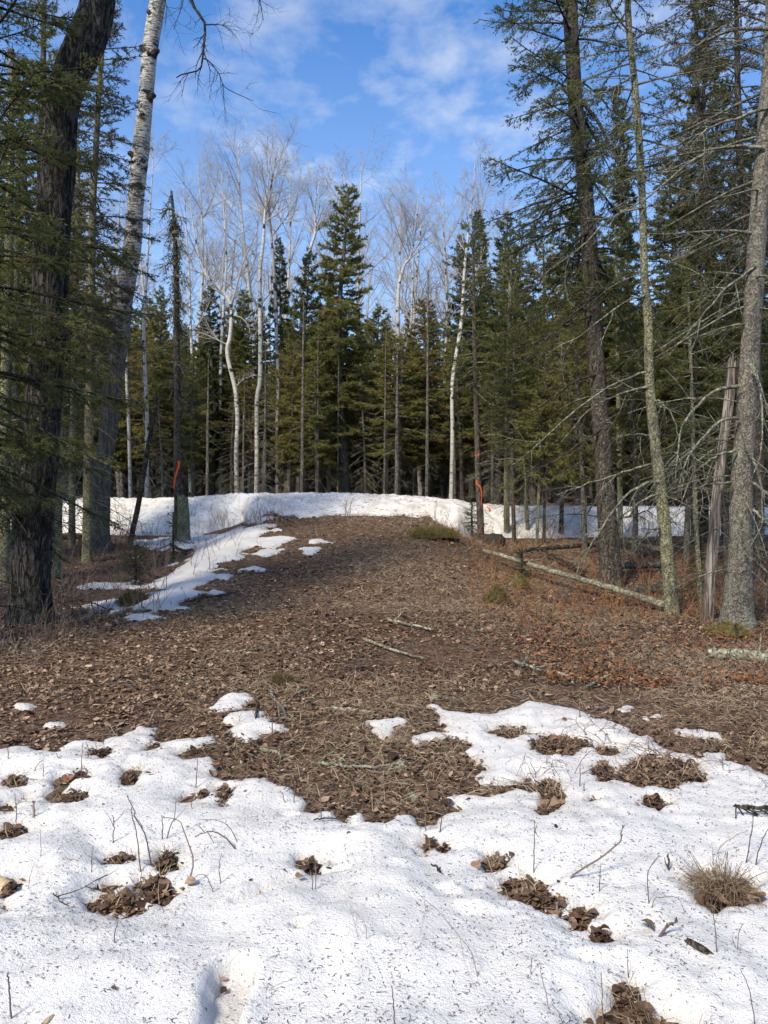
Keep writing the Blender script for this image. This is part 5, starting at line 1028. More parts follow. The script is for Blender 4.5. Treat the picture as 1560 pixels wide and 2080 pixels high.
cl_n = vnoise(LX * 1.4, LY * 1.4, None, 91)
LZ = ground_z(LX, LY) + TS + .004 + np.where(TS > .004, .004, .022) * rgl.random(n)
tin = np.clip(.49 + .30 * rgl.normal(size=n) + .16 * cl_n + .12 * vnoise(LX * .45, LY * .45, None, 92), 0, .97); tin[rgl.random(n) < .03] = 1.0
Rm_ = rot_mats(rgl.random(n) * 6.283, np.abs(rgl.normal(size=n)) * .36, rgl.random(n) * 6.283)
sh = leaf_shapes(n, rgl)
app = size / LY; order = np.argsort(-app); big = order[:300]; rest = order[300:]
W = np.einsum('nij,nkj->nki', Rm_[rest], sh[rest]) * size[rest][:, None, None] + np.stack([LX, LY, LZ], 1)[rest][:, None]
Q = (LEAF_Q[None] + (np.arange(len(rest)) * 6)[:, None, None]).reshape(-1, 4)
litter = link('leaf_litter', mk_mesh('leaf_litter', W.reshape(-1, 3), Q=Q, tint=np.repeat(tin[rest], 6)), M['dead_leaf'])
tag(litter, 'brown fallen leaves matted over the bare track and the woods floor', 'leaf litter', kind='stuff')
LEAF_ME = []
def fine_leaf(rg):
    """one curled leaf with a serrated outline, a fold along the rib and some thickness of curl: 40 triangles"""
    n = 9; t = np.linspace(0, 1, n); w = .36 * np.sin(np.pi * t ** .8) ** .8 * (.8 + .5 * rg.random()); c = rg.normal() * .7; tw = rg.normal() * .8
    L = np.stack([-w * (1 + .12 * (np.arange(n) % 2)), t, .25 * w + c * (t - .5) ** 2 + tw * (-w) * (t - .5)], 1); Rr = np.stack([w * (1 + .12 * (np.arange(n) % 2)), t, .35 * w + c * (t - .5) ** 2 + tw * w * (t - .5)], 1); Cc = np.stack([0 * t, t, c * (t - .5) ** 2], 1)
    V = np.concatenate([L, Cc, Rr]); V[:, 1] -= .5; V += rg.normal(size=V.shape) * .012
    i = np.arange(n - 1); return V, np.concatenate([np.stack([i, i + n, i + n + 1, i + 1], -1), np.stack([i + n, i + 2 * n, i + 2 * n + 1, i + n + 1], -1)])
for k in range(14):
    V, Q = fine_leaf(rgl); LEAF_ME.append(mk_mesh('leaf', V, Q=Q, tint=np.full(len(V), [.12, .25, .38, .5, .65, .8, 1.0][k % 7]), smooth=True)); LEAF_ME[-1].materials.append(M['dead_leaf'])
from mathutils import Matrix
def place_leaf(me, p, s, Rm, parent, off=(0, 0, 0), name='leaf'):
    o = bpy.data.objects.new(name, me); COL.objects.link(o); o.parent = parent
    mt = Matrix.Identity(4)
    for i in range(3):
        for j in range(3): mt[i][j] = float(Rm[i, j]) * s
        mt[i][3] = float(p[i] - off[i])
    o.matrix_local = mt; return o
for i in big: place_leaf(LEAF_ME[int(tin[i] * 13.9)], (LX[i], LY[i], LZ[i] + .008), size[i] * 1.1, Rm_[i], litter)

# rusty leaves and fern bits under the right-hand trees
n = 17000; y = 6.2 + 9 * rgl.random(n) ** 1.3; x = y * (.06 + .51 * rgl.random(n)); k = (1.2 * vnoise(x * 1.1, y * 1.1, None, 95) + .4 * rgl.normal(size=n) + .5 * (x / y - .26) * 4) > .1
x, y = x[k], y[k]; n = len(x); s_ = .022 + .03 * rgl.random(n); sh = leaf_shapes(n, rgl); Rm_ = rot_mats(rgl.random(n) * 6.283, np.abs(rgl.normal(size=n)) * .6, rgl.random(n) * 6.283)
W = np.einsum('nij,nkj->nki', Rm_, sh) * s_[:, None, None] + np.stack([x, y, ground_z(x, y) + .02 + .05 * rgl.random(n)], 1)[:, None]
ob = link('fern_litter', mk_mesh('fern_litter', W.reshape(-1, 3), Q=(LEAF_Q[None] + (np.arange(n) * 6)[:, None, None]).reshape(-1, 4), tint=np.repeat(np.clip(.4 + .3 * rgl.normal(size=n), 0, 1), 6)), M['rusty_fern'])
tag(ob, 'rusty orange dead ferns and leaves under the right hand trees', 'fern litter', kind='stuff')

# ------------------------------------------------------------------ dry grass, brush, needle debris
def blades(B, D, w, rg, droop=.4, tint=None):
    n = len(B); L = np.linalg.norm(D, axis=1); side = nrm(np.cross(D, rg.normal(size=D.shape))) * (w * (.6 + .8 * rg.random(n)))[:, None] if np.ndim(w) else nrm(np.cross(D, rg.normal(size=D.shape))) * (w * (.6 + .8 * rg.random(n)))[:, None]
    bendv = rg.normal(size=D.shape) * (L * .18)[:, None]; bendv[:, 2] -= droop * L * .5
    m = B + D * .5 - bendv * .3; e = B + D + bendv * .6
    V = np.stack([B - side, B + side, m + side * .8, m - side * .8, e], 1).reshape(-1, 3); k = np.arange(n)[:, None] * 5
    t = np.repeat(tint if tint is not None else np.clip(.5 + .25 * rg.normal(size=n), 0, 1), 5)
    return V, (k + np.array([[3, 2, 4]])), (k + np.array([[0, 1, 2, 3]])), t
rgg = np.random.default_rng(55); B = []; 
for y0, y1, dens in ((3.5, 7, 2400), (7, 10, 1700), (10, 13, 900), (13, 18, 420)):
    w1 = .56 * y1 + .8; n = int(2 * w1 * (y1 - y0) * dens); x = (rgg.random(n) * 2 - 1) * w1; y = y0 + (y1 - y0) * rgg.random(n)
    ok = (np.abs(x) < .56 * y + .7) & (1.5 * vnoise(x * .8, y * .8, None, 97) + .5 * rgg.normal(size=n) > .0); B.append(np.stack([x[ok], y[ok]], 1))
B = np.concatenate(B); B = B[snow_field(B[:, 0], B[:, 1]) < .002]; n = len(B)
el = np.abs(rgg.normal(size=n)) * .42; az = rgg.random(n) * 6.283; L = (.025 + .085 * rgg.random(n) ** 1.6) * (1 + .03 * B[:, 1])
D = np.stack([np.cos(az) * np.cos(el), np.sin(az) * np.cos(el), np.sin(el)], 1) * L[:, None]
V, T, Q, t = blades(np.c_[B, ground_z(B[:, 0], B[:, 1]) + .015], D, .00075 * (1 + .17 * B[:, 1]), rgg, .25, np.clip(.52 + .27 * rgg.normal(size=n), 0, 1))
ob = link('dry_grass', mk_mesh('dry_grass', V, T, Q, t), M['dry_grass']); tag(ob, 'flattened dry straw and grass stems matted among the fallen leaves', 'dry grass', kind='stuff')

n = 2600; y = 4.2 + 12 * rgg.random(n) ** 1.4; x = (rgg.random(n) * 2 - 1) * (.56 * y + .6); k = snow_field(x, y) < .002; x, y = x[k], y[k]; n = len(x); az = rgg.random(n) * 6.283; L = .05 + .28 * rgg.random(n) ** 2.2; t = (np.linspace(0, 1, 4) - .5)[None]
P = np.stack([x[:, None] + np.cos(az)[:, None] * L[:, None] * t, y[:, None] + np.sin(az)[:, None] * L[:, None] * t, ground_z(x, y)[:, None] + .022 + .01 * rgg.random((n, 4)) + (L * .12 * rgg.normal(size=n))[:, None] * t], -1); P[:, 1:3] += rgg.normal(size=(n, 2, 3)) * (L * .05)[:, None, None]
V, Q = tubes(P, (.0014 + .008 * L * rgg.random(n))[:, None] * np.array([[1, .9, .8, .5]]) * (1 + .03 * y)[:, None], 3)
ob = link('twig_litter', mk_mesh('twig_litter', V, Q=Q, tint=np.repeat(np.clip(.5 + .3 * rgg.normal(size=n), 0, 1), 12)), M['twig_bark']); tag(ob, 'small broken twigs scattered among the leaves of the bare track', 'twig litter', kind='stuff')
def brush(name, label, xy, hmin, hmax, rg, mat, lean=.25, r0=.0035, subs=4, kind='stuff', cat='brush'):
    n = len(xy); h = hmin + (hmax - hmin) * rg.random(n) ** 1.5; d = nrm(np.stack([rg.normal(size=n) * lean, rg.normal(size=n) * lean, np.ones(n)], 1)); b = np.c_[xy, ground_z(xy[:, 0], xy[:, 1]) - .02]
    t = np.linspace(0, 1, 5)[None, :, None]; cv = np.stack([rg.normal(size=n), rg.normal(size=n), -np.abs(rg.normal(size=n)) * .4], 1) * .16
    P = b[:, None] + d[:, None] * (h[:, None, None] * t) + cv[:, None] * (h[:, None, None] * t ** 2); Rr = (r0 * 1.25 * (.6 + h))[:, None] * np.linspace(1, .35, 5)[None]
    mb = MB(); V, Q = tubes(P, Rr, 3); tn = np.clip(.6 + .28 * rg.normal(size=n), 0, 1); mb.add(V, Q=Q, tint=np.repeat(tn, 15))
    if subs:
        C2, R2 = grow(P, Rr, subs, .25, 1, .6, lambda pl, t: .34 * pl, rg, 3, .4, .3, .6, .4, .0022); V, Q = tubes(C2, R2, 3); mb.add(V, Q=Q, tint=np.repeat(np.repeat(tn, subs), 9))
    ob = link(name, mb.mesh(name), M[mat]); tag(ob, label, cat, kind=kind); return ob
def scatter_px(n, u0, u1, v0, v1, rg, f=None):
    u = u0 + (u1 - u0) * rg.random(n); v = v0 + (v1 - v0) * rg.random(n); xy = np.array([gp(a, b)[:2] for a, b in zip(u, v)])
    return xy[snow_field(xy[:, 0], xy[:, 1]) < .03] if f is None else xy
rgb_ = np.random.default_rng(66)
brush('undergrowth', 'leafless reddish brush and saplings under the right hand trees', np.concatenate([scatter_px(950, 960, 1560, 1085, 1270, rgb_), scatter_px(160, 900, 1300, 1075, 1130, rgb_)]), .08, .5, rgb_, 'rusty_fern', .45, .0028)
brush('undergrowth', 'leafless reddish brush and saplings under the left hand trees', np.concatenate([scatter_px(520, 0, 340, 1060, 1260, rgb_), scatter_px(150, 380, 560, 1045, 1080, rgb_, 1), scatter_px(90, 300, 480, 1080, 1180, rgb_, 1)]), .12, .7, rgb_, 'red_stem', .3, .004)
brush('undergrowth', 'fine dead stalks along the edge of the track and the woods', np.concatenate([scatter_px(260, 830, 1560, 1200, 1400, rgb_), scatter_px(120, 0, 200, 1230, 1330, rgb_), scatter_px(120, 520, 900, 1050, 1130, rgb_), scatter_px(90, 300, 900, 1150, 1480, rgb_)]), .06, .3, rgb_, 'red_stem', .35, .002, 3)
def shrub(label, u, v, n, spread, h, seed, mat='red_stem', lean=.25, r0=.004, cat='shrub', name='bare_shrub', subs=5):
    rg = np.random.default_rng(seed); p = gp(u, v); xy = p[:2] + rg.normal(size=(n, 2)) * spread
    return brush(name, label, xy, h * .45, h, rg, mat, lean, r0, subs, None, cat)
shrub('thin bare shrub standing before the middle of the snowbank', 706, 1052, 9, .08, .75, 71)
shrub('bare red twigged shrub before the snowbank left of the bare track top', 545, 1060, 12, .25, .55, 72)
shrub('tangle of bare stems at the foot of the big leaning birch', 235, 1100, 26, .3, 1.0, 73, lean=.35)
shrub('bare twiggy bush in front of the shaded snow at right', 1115, 1098, 22, .25, .8, 74, 'twig_bark', .35)
shrub('bare twiggy bush between the thick dark trunk and the slim lichened trunk', 1300, 1095, 26, .4, 1.1, 75, 'twig_bark', .45)
shrub('thin bare stems at the right end of the sunlit snowbank', 915, 1085, 16, .35, .8, 76, 'red_stem')
shrub('dead leaf bearing shrub at the left end of the sunlit snowbank', 440, 1070, 16, .35, .7, 77, 'red_stem')
shrub('clump of pale dry stalks at the foot of the thick furrowed trunk', 92, 1290, 40, .22, .55, 78, 'dry_grass', .3, .002, 'dry stalks', 'grass_tuft', 1)
shrub('dry stalks in the lower left corner of the woods floor', 20, 1330, 26, .3, .4, 79, 'dry_grass', .4, .002, 'dry stalks', 'grass_tuft', 1)

rgn = np.random.default_rng(88); n = 34000; y = 1.9 + 5.2 * rgn.random(n) ** 1.15; x = (rgn.random(n) * 2 - 1) * (.56 * y + .5); T_ = snow_field(x, y); k = (T_ > .012) & (vnoise(x * 1.7, y * 1.7, None, 98) + .6 * vnoise(x * 6, y * 6, None, 99) + .7 * rgn.normal(size=n) > -.15); T_, x, y = T_[k], x[k], y[k]; n = len(x); k = np.ones(n, bool)
z = ground_z(x, y) + T_[k]; az = rgn.random(n) * 6.283; L = (.004 + .015 * rgn.random(n) ** 2.2) * (1 + .04 * y)
D = np.stack([np.cos(az), np.sin(az), 0 * az + .08 * rgn.normal(size=n)], 1) * L[:, None]; sd_ = np.stack([-np.sin(az), np.cos(az), 0 * az], 1) * (.00105 * (1 + .10 * y) * (.7 + .6 * rgn.random(n)))[:, None]
b = np.stack([x, y, z + .0022], 1); bend = sd_ * (rgn.normal(size=n) * 2.2)[:, None]; m_ = b + D * .5 + bend + [0, 0, .0012]; e_ = b + D
V = np.stack([b - sd_, b + sd_, m_ + sd_, m_ - sd_, e_ + sd_ * .6, e_ - sd_ * .6], 1).reshape(-1, 3); kk = np.arange(n)[:, None, None] * 6
ob = link('needle_debris', mk_mesh('needle_debris', V, Q=(kk + np.array([[[0, 1, 2, 3], [3, 2, 4, 5]]])).reshape(-1, 4), tint=np.repeat(rgn.random(n), 6)), M['needle_debris']); tag(ob, 'dark fallen conifer needles sprinkled over the melting snow', 'needles', kind='stuff')
RW = np.array(rows)[2:32]; n = 5200; i, j = rgn.integers(0, RW.shape[0], n), rgn.integers(0, RW.shape[1], n); b = RW[i, j] + [0, 0, .012]; az = rgn.random(n) * 6.283; L = .02 + .09 * rgn.random(n) ** 2.5
V, T, Q, t = blades(b, np.stack([np.cos(az), np.sin(az) * .6, .25 * rgn.normal(size=n) + .2], 1) * L[:, None], .006, rgn, .1)
ob = link('twig_debris', mk_mesh('twig_debris', V, T, Q, t), M['red_stem']); tag(ob, 'twigs and bark crumbs scattered over the snowbank', 'twig debris', kind='stuff')

# ------------------------------------------------------------------ leaf piles showing through the snow
def leaf_pile(label, u, v, ru, rv, nbig, seed, nsm=90, grass=0, h=.018, rot=0.0, gtall=.12):
    rg = np.random.default_rng(seed); p = gp(u, v, datum=True); sx = ru / FPX * p[1]; sy = rv / FPX * p[1] * (p[1] / 1.5); e0 = np.array([p[0], p[1], gz(p[0], p[1])])
    def samp(n, f=1.0):
        a = rg.random(n) * 6.283; q = np.sqrt(rg.random(n)) * f * (1 + .35 * np.sin(a * 2 + seed) * np.sin(a * 3 + 2 * seed) + .18 * rg.normal(size=n)); dx, dy = sx * q * np.cos(a), sy * q * np.sin(a); c, s = math.cos(rot), math.sin(rot); X, Y = p[0] + c * dx - s * dy, p[1] + s * dx + c * dy
        return X, Y, ground_z(X, Y) + h * np.clip(1 - q * q, 0, 1), q
    nsm = nsm * 3; nbig = int(nbig * 1.4); X, Y, Z, q = samp(nsm, 1.08); sz = .012 + .026 * rg.random(nsm) ** 1.5; W = np.einsum('nij,nkj->nki', rot_mats(rg.random(nsm) * 6.283, np.abs(rg.normal(size=nsm)) * .35, rg.random(nsm) * 6.283), leaf_shapes(nsm, rg)) * sz[:, None, None] + np.stack([X, Y, Z + .02 * rg.random(nsm)], 1)[:, None] - e0
    mb = MB(); mb.add(W.reshape(-1, 3), Q=(LEAF_Q[None] + (np.arange(nsm) * 6)[:, None, None]).reshape(-1, 4), tint=np.repeat(np.clip(.22 + .2 * rg.normal(size=nsm), 0, 1), 6))
    ob = thing('leaf_pile', e0, label, 'leaf pile', 'leaf piles melted out of the snow'); link('litter', mb.mesh('litter'), M['dead_leaf'], ob)
    X, Y, Z, q = samp(nbig, .85); RM = rot_mats(rg.random(nbig) * 6.283, np.abs(rg.normal(size=nbig)) * .35, rg.random(nbig) * 6.283)
    for i in range(nbig): place_leaf(LEAF_ME[int([0, 1, 7, 8, 0, 9, 2, 7, 3, 1, 8, 10][int(rg.integers(0, 12))])], (X[i], Y[i], Z[i] + .02 + .012 * rg.random()), .024 + .030 * rg.random(), RM[i], ob, e0)
    if grass:
        X, Y, Z, q = samp(grass, .9); el = .25 + .9 * rg.random(grass); az = rg.random(grass) * 6.283; L = gtall * (.4 + .8 * rg.random(grass)); D = np.stack([np.cos(az) * np.cos(el), np.sin(az) * np.cos(el), np.sin(el)], 1) * L[:, None]
        V, T, Q, t = blades(np.stack([X, Y, Z], 1) - e0, D, .0014, rg, .5); g = MB(); g.add(V, T=T, Q=Q, tint=t); link('grass', g.mesh('grass'), M['dry_grass'], ob)
    return ob
for a in [('upper lobe of the widest leaf filled hole in the left snow, with standing twigs', 312, 1778, 42, 24, 11, 801, 110, 40), ('leaf filled hole, lower left lobe below the standing twigs', 240, 1804, 46, 20, 9, 802, 90, 40), ('small leafy hole above the widest left hole', 242, 1722, 30, 8, 4, 803, 40, 20), ('small grassy hole right above the widest left hole', 336, 1722, 17, 20, 3, 804, 40, 60),
    ('broad hole of big brown leaves at right with a tall twig', 1080, 1795, 68, 20, 16, 805, 130, 40), ('upper tip of the broad leaf hole at right', 1060, 1774, 38, 16, 6, 806, 50, 20), ('dark leaf clump just right of the broad leaf hole', 1186, 1832, 25, 17, 5, 807, 45, 20), ('small dark leaf clump below right of the broad leaf hole', 1222, 1872, 18, 11, 4, 808, 25, 0),
    ('two small leaf nests at the tip of the bare tongue in the snow', 884, 1697, 34, 12, 6, 809, 50, 20), ('tiny grassy nest right of the two small leaf nests', 1000, 1728, 10, 11, 1, 810, 20, 30), ('dark mossy leaf clump near the lower right corner', 1270, 1985, 34, 22, 5, 811, 70, 40), ('leaves spreading below the dark mossy clump near the lower right corner', 1300, 2038, 48, 22, 11, 812, 70, 30),
    ('leaf pile cut by the bottom edge at lower right', 1325, 2074, 66, 16, 12, 813, 80, 20), ('small leaf pile at the bottom edge far right', 1440, 2072, 40, 12, 7, 814, 40, 10), ('little upright leaf clump between the holes in the middle of the snow', 630, 1738, 12, 12, 3, 815, 20, 20), ('leaf clump at the left edge under the stubby stem', 22, 1672, 30, 10, 5, 816, 40, 10),
    ('leafy grass hole at the left edge, uppermost', 30, 1578, 31, 11, 4, 817, 50, 50), ('grassy hole right of the leafy grass hole at the left edge', 150, 1607, 31, 12, 4, 818, 50, 60), ('round clump with one pale curled leaf in the left snow', 268, 1568, 13, 12, 3, 819, 20, 25), ('leafy slit at the upper left snow edge', 205, 1525, 29, 7, 3, 820, 40, 25),
    ('dark leaf clump left of the bare tongue, lower one', 452, 1605, 19, 17, 5, 821, 40, 20), ('small dark leaf clump left of the bare tongue', 410, 1605, 16, 6, 2, 822, 25, 25), ('grassy hole in the upper part of the right snow', 1040, 1488, 31, 10, 3, 823, 50, 70), ('long leafy hole across the upper right snow', 1130, 1510, 64, 16, 9, 824, 120, 90), ('leafy hole under the bramble, biggest in the upper right snow', 1335, 1562, 84, 27, 12, 825, 160, 60),
    ('small leafy hole left of the bramble hole', 1228, 1555, 18, 13, 3, 826, 30, 20), ('leafy slit below the bramble hole', 1330, 1613, 23, 8, 3, 827, 35, 10), ('grass topped hole right of the bare tongue', 1115, 1592, 29, 16, 4, 828, 60, 90), ('tiny round grass clump in the right snow', 1103, 1630, 9, 8, 1, 829, 14, 30), ('leafy hole at the right end of the upper snow', 1440, 1512, 27, 10, 3, 830, 40, 30),
    ('leaf scrap below the dead grass tuft at right', 1440, 1808, 28, 12, 5, 831, 40, 20), ('tiny leaf scrap at the left edge by the split wood', 18, 1778, 13, 11, 2, 832, 18, 0)]: leaf_pile(*a)
# dead grass tuft at the right
rg = np.random.default_rng(840); p = gp(1468, 1790, datum=True); p[2] = gz(p[0], p[1]) + .01; n = 700; a = rg.random(n) * 6.283; q = np.sqrt(rg.random(n)); B = np.stack([.105 * q * np.cos(a) + .012 * rg.normal(size=n), .12 * q * np.sin(a), .035 + .05 * (1 - q) * (.5 + rg.random(n))], 1); D = np.stack([np.cos(a) * (.3 + q) + .5 * rg.normal(size=n), np.sin(a) * (.3 + q) + .5 * rg.normal(size=n), .25 - .3 * q + .35 * rg.normal(size=n)], 1) * (.03 + .085 * rg.random(n) ** 1.6)[:, None]
V, T, Q, t = blades(B, D, .0012, rg, 1.5, np.clip(.25 + .25 * rg.normal(size=n), 0, 1)); ob = link('grass_tuft', mk_mesh('grass_tuft', V, T, Q, t), M['dry_grass']); ob.location = p; tag(ob, 'bushy tuft of dead yellow grass bulging from the snow at the right', 'grass tuft')
for k in range(9):
    i = rg.random(3) - .5; place_leaf(LEAF_ME[k], (i[0] * .22 + .03, i[1] * .12 - .06, .05), .07, rot_mats(rg.random(1) * 6, rg.random(1) * .8, rg.random(1) * 6)[0], ob)

# ------------------------------------------------------------------ single stems and twigs in the snow
def stem(label, pts, w, seed=1, forks=(), mat='twig_bark', tint=.45, lean=0.0, name='bare_twig', cat='twig', w1=None, leaf=None):
    """pts from the foot up, in the plane at the foot's distance"""
    f = gp(*pts[0], True); Y = f[1]; P = [f - [0, 0, .05]] + [pt(u, v, Y + lean * (i + 1)) for i, (u, v) in enumerate(pts[1:])]
    P = np.array(P); o = f.copy(); S = spline(P - o, 12); Rr = np.linspace(w, w * .45 if w1 is None else w1, 12) * .5 / FPX * Y
    rg = np.random.default_rng(seed); S[2:-1] += rg.normal(size=(9, 3)) * .0012
    mb = MB(); V, Q = tubes(S[None], Rr[None], 6); mb.add(V, Q=Q, tint=tint)
    for fk in forks:
        F = spline(np.array([pt(u, v, Y) for u, v in fk]) - o, 8); V, Q = tubes(F[None], (np.linspace(w * .6, w * .3, 8) * .5 / FPX * Y)[None], 4); mb.add(V, Q=Q, tint=tint)
    for t in np.linspace(.2, .95, 5):   # buds
        b, d = path_at(S[None], np.array([0]), np.array([t])); q = rand_perp(d, rg); r = w * .5 / FPX * Y; L = np.stack([b[0], b[0] + (q[0] + d[0]) * r * 1.6]); V, Q = tubes(L[None], np.array([[r * .8, r * .2]]), 4); mb.add(V, Q=Q, tint=tint * .7)
    ob = link(name, mb.mesh(name, True), M[mat]); ob.location = o; tag(ob, label, cat, 'bare stems standing in the snow'); return ob
stem('thick grey stem stub in the lower left corner', [(24, 2069), (21, 2040), (18, 2000), (17, 1975)], 4.5, 1, w1=3, tint=.5)
stem('short kinked stem in the left snow, alone below the leaf holes', [(236, 1915), (233, 1898), (238, 1879), (237, 1866)], 2.6, 2)
stem('forked little stem rising from the small leafy hole', [(228, 1714), (231, 1679), (229, 1656)], 2.6, 3, [[(231, 1680), (222, 1660), (214, 1650)], [(232, 1670), (245, 1658), (254, 1645)]])
stem('tallest curved stem rising from the widest left hole', [(310, 1758), (300, 1715), (290, 1684), (273, 1660), (273, 1646), (262, 1625), (258, 1616)], 3.4, 4, [[(290, 1684), (284, 1670), (268, 1655)]], tint=.4)
stem('second tall stem left beside the tallest curved stem', [(287, 1763), (279, 1705), (269, 1657), (267, 1640)], 2.8, 5)
stem('grey hook shaped stem bending right of the widest left hole', [(376, 1800), (392, 1753), (385, 1722), (369, 1676), (354, 1663), (328, 1660)], 3.6, 6, tint=.6)
stem('stem with a raised fork above the small grassy hole', [(333, 1702), (347, 1676), (355, 1660), (357, 1628)], 2.8, 7, [[(352, 1668), (366, 1654), (377, 1642)]])
stem('straight dark stem beside the raised fork stem', [(330, 1704), (330, 1680), (329, 1656)], 2.6, 8, tint=.2)
stem('slanting dark twig in the upper lobe of the widest left hole', [(274, 1778), (259, 1748), (248, 1736)], 3, 9, tint=.2)
stem('hair thin straight stalk in the left snow', [(83, 1740), (83, 1712), (82, 1684)], 1.6, 10, tint=.7)
stem('hair thin slanting stalk in the left snow', [(55, 1807), (61, 1780), (69, 1758)], 1.6, 11, tint=.7)
stem('thin upright twig left of the widest left hole', [(184, 1774), (187, 1735), (189, 1718)], 2, 12, [[(187, 1737), (198, 1726)]])
stem('split woody stub at the left under the snow edge', [(68, 1660), (68, 1642), (67, 1627)], 6, 13, tint=.8, w1=4)
stem('thin stem left of the split woody stub', [(34, 1678), (33, 1645), (30, 1612)], 2.2, 14)
stem('arching brown branch bent over the snow in the left half, upper one', [(496, 1726), (464, 1707), (436, 1690), (412, 1692), (396, 1700)], 3.2, 15, [[(482, 1710), (466, 1680), (440, 1666), (404, 1665)], [(420, 1688), (430, 1704), (435, 1714)], [(415, 1690), (400, 1672)]], tint=.55)
stem('thin kinked stem standing between the arching branch and the footprint', [(451, 1795), (445, 1764), (450, 1733)], 2.2, 16, [[(445, 1765), (449, 1756)]])
stem('drooping stem with a dead leaf at its tip', [(437, 1812), (428, 1796), (418, 1779), (400, 1778), (390, 1790)], 2.2, 17)
stem('left of the twin stems right of the diagonal footprint', [(637, 1808), (634, 1788), (631, 1768)], 2.4, 18)
stem('right of the twin stems right of the diagonal footprint', [(641, 1807), (641, 1785), (641, 1760)], 2.6, 19)
stem('stem standing at the snow edge under the bare tongue', [(652, 1664), (652, 1635), (650, 1600)], 2.6, 20, tint=.55)
stem('grey stem at the bottom edge near the middle', [(803, 2092), (800, 2050), (796, 2002)], 3.6, 21, tint=.5)
stem('tall brown twig in the broad leaf hole', [(1083, 1786), (1085, 1723), (1086, 1666)], 3, 24, [[(1086, 1690), (1092, 1670)], [(1087, 1688), (1094, 1702)]], tint=.45)
stem('long grey branch slanting up right from the broad leaf hole', [(1130, 1810), (1160, 1781), (1209, 1751), (1237, 1728), (1261, 1708), (1261, 1692), (1268, 1675)], 5, 25, tint=.75)
stem('rightmost dark stem of the two small leaf nests', [(892, 1690), (896, 1668), (900, 1646)], 2.6, 26, tint=.2)
stem('splayed left stem of the two small leaf nests', [(858, 1686), (852, 1668), (846, 1656)], 2.2, 27)
stem('upright middle stem of the two small leaf nests', [(866, 1688), (864, 1660), (862, 1640)], 2.2, 28)
stem('pale broken stub below the broad leaf hole', [(1135, 1862), (1132, 1846), (1131, 1833)], 5, 29, tint=.9, w1=5)
stem('thin upright stem in the lower right snow, left of the dark leaf clump', [(1080, 1980), (1079, 1960), (1081, 1944)], 2.2, 30)
stem('wiry stalk leaning left above the bottom right leaves', [(1121, 2052), (1111, 2028), (1098, 1966), (1106, 1957)], 2, 31)
stem('wiry stalk running out of the bottom edge left of the bottom leaves', [(1152, 2082), (1136, 2060), (1121, 2040)], 2, 32)
stem('straight dark stem right of the broad leaf hole', [(1217, 1810), (1218, 1785), (1219, 1757)], 2.4, 33, tint=.2)
stem('bent leaning stem in the middle of the right snow', [(1320, 1834), (1315, 1784), (1324, 1756), (1340, 1738)], 2.4, 34, [[(1324, 1757), (1338, 1742)]])
stem('stubby black double twig in the right snow', [(1359, 1768), (1358, 1752), (1356, 1737)], 5, 35, [[(1359, 1766), (1353, 1756), (1350, 1742)]], tint=.15, w1=3.5)
stem('long dark stalk leaning left below the dead grass tuft', [(1459, 1934), (1452, 1880), (1443, 1822)], 2.8, 36, tint=.2)
stem('stem leaning right out of the frame by the dead grass tuft', [(1529, 1758), (1545, 1715), (1562, 1680)], 3, 37, tint=.35)
stem('tall dark stem behind the dead grass tuft', [(1511, 1754), (1524, 1705), (1529, 1671), (1527, 1632)], 3, 38, tint=.3)
stem('curved stalk in the lower right corner', [(1538, 2086), (1524, 2017), (1504, 1969)], 2.6, 40, tint=.4)
stem('upright stem left of the dark mossy clump at lower right', [(1226, 2084), (1223, 2030), (1221, 1974)], 2.8, 41)
stem('upright stem out of the dark mossy clump at lower right', [(1278, 2008), (1276, 1970), (1274, 1928)], 2.6, 42)
stem('thin stalk bent double in the middle of the right snow', [(1319, 1845), (1329, 1826), (1345, 1823), (1375, 1822), (1388, 1845), (1396, 1870)], 2, 43, tint=.5)
stem('small forked twig in a dark tuft at the lower right', [(1495, 1929), (1501, 1897), (1510, 1876)], 2.4, 44, [[(1495, 1925), (1488, 1908), (1487, 1896)]])
stem('tiny reddish twig between the leaf holes at right', [(1231, 1918), (1233, 1900), (1233, 1889)], 2.2, 45, mat='red_stem', tint=.6)
stem('stem arching over the dead grass tuft', [(1440, 1760), (1460, 1725), (1490, 1700), (1520, 1686)], 2.6, 46, tint=.6)
stem('wispy dry straw arching over the snow in the lower middle', [(975, 1984), (960, 1938), (945, 1915), (930, 1900), (895, 1855), (866, 1832), (832, 1796)], 1.9, 47, [[(930, 1905), (880, 1906), (830, 1914), (812, 1918)], [(880, 1846), (865, 1856), (852, 1905)], [(862, 1830), (864, 1850), (855, 1875)], [(935, 1908), (943, 1950), (955, 1980)]], 'dry_grass', .35)
stem('looped dry straw in the middle of the snow', [(745, 1908), (742, 1880), (725, 1858), (712, 1840)], 1.9, 48, [[(712, 1846), (722, 1882), (728, 1910), (722, 1925)], [(725, 1860), (722, 1880)]], 'dry_grass', .35)
stem('crossed dry straws beside the footprint', [(505, 2032), (545, 2012), (590, 1990), (602, 1986)], 1.9, 49, [[(533, 1995), (548, 2020), (560, 2035)], [(533, 1995), (548, 2002)]], 'dry_grass', .3)
stem('tall thin stem at the left edge of the bare tongue', [(553, 1520), (553, 1470), (556, 1405)], 2.6, 50, tint=.4)
stem('upright pale stem at the top of the right snow', [(1177, 1456), (1178, 1437), (1177, 1418)], 3, 51, tint=.8)
stem('thin stem in the right snow under the upper holes', [(1178, 1597), (1178, 1575), (1179, 1552)], 2.4, 52, tint=.3)
stem('short stub beside the thin stem in the right snow', [(1187, 1608), (1186, 1592)], 3, 53, tint=.2)
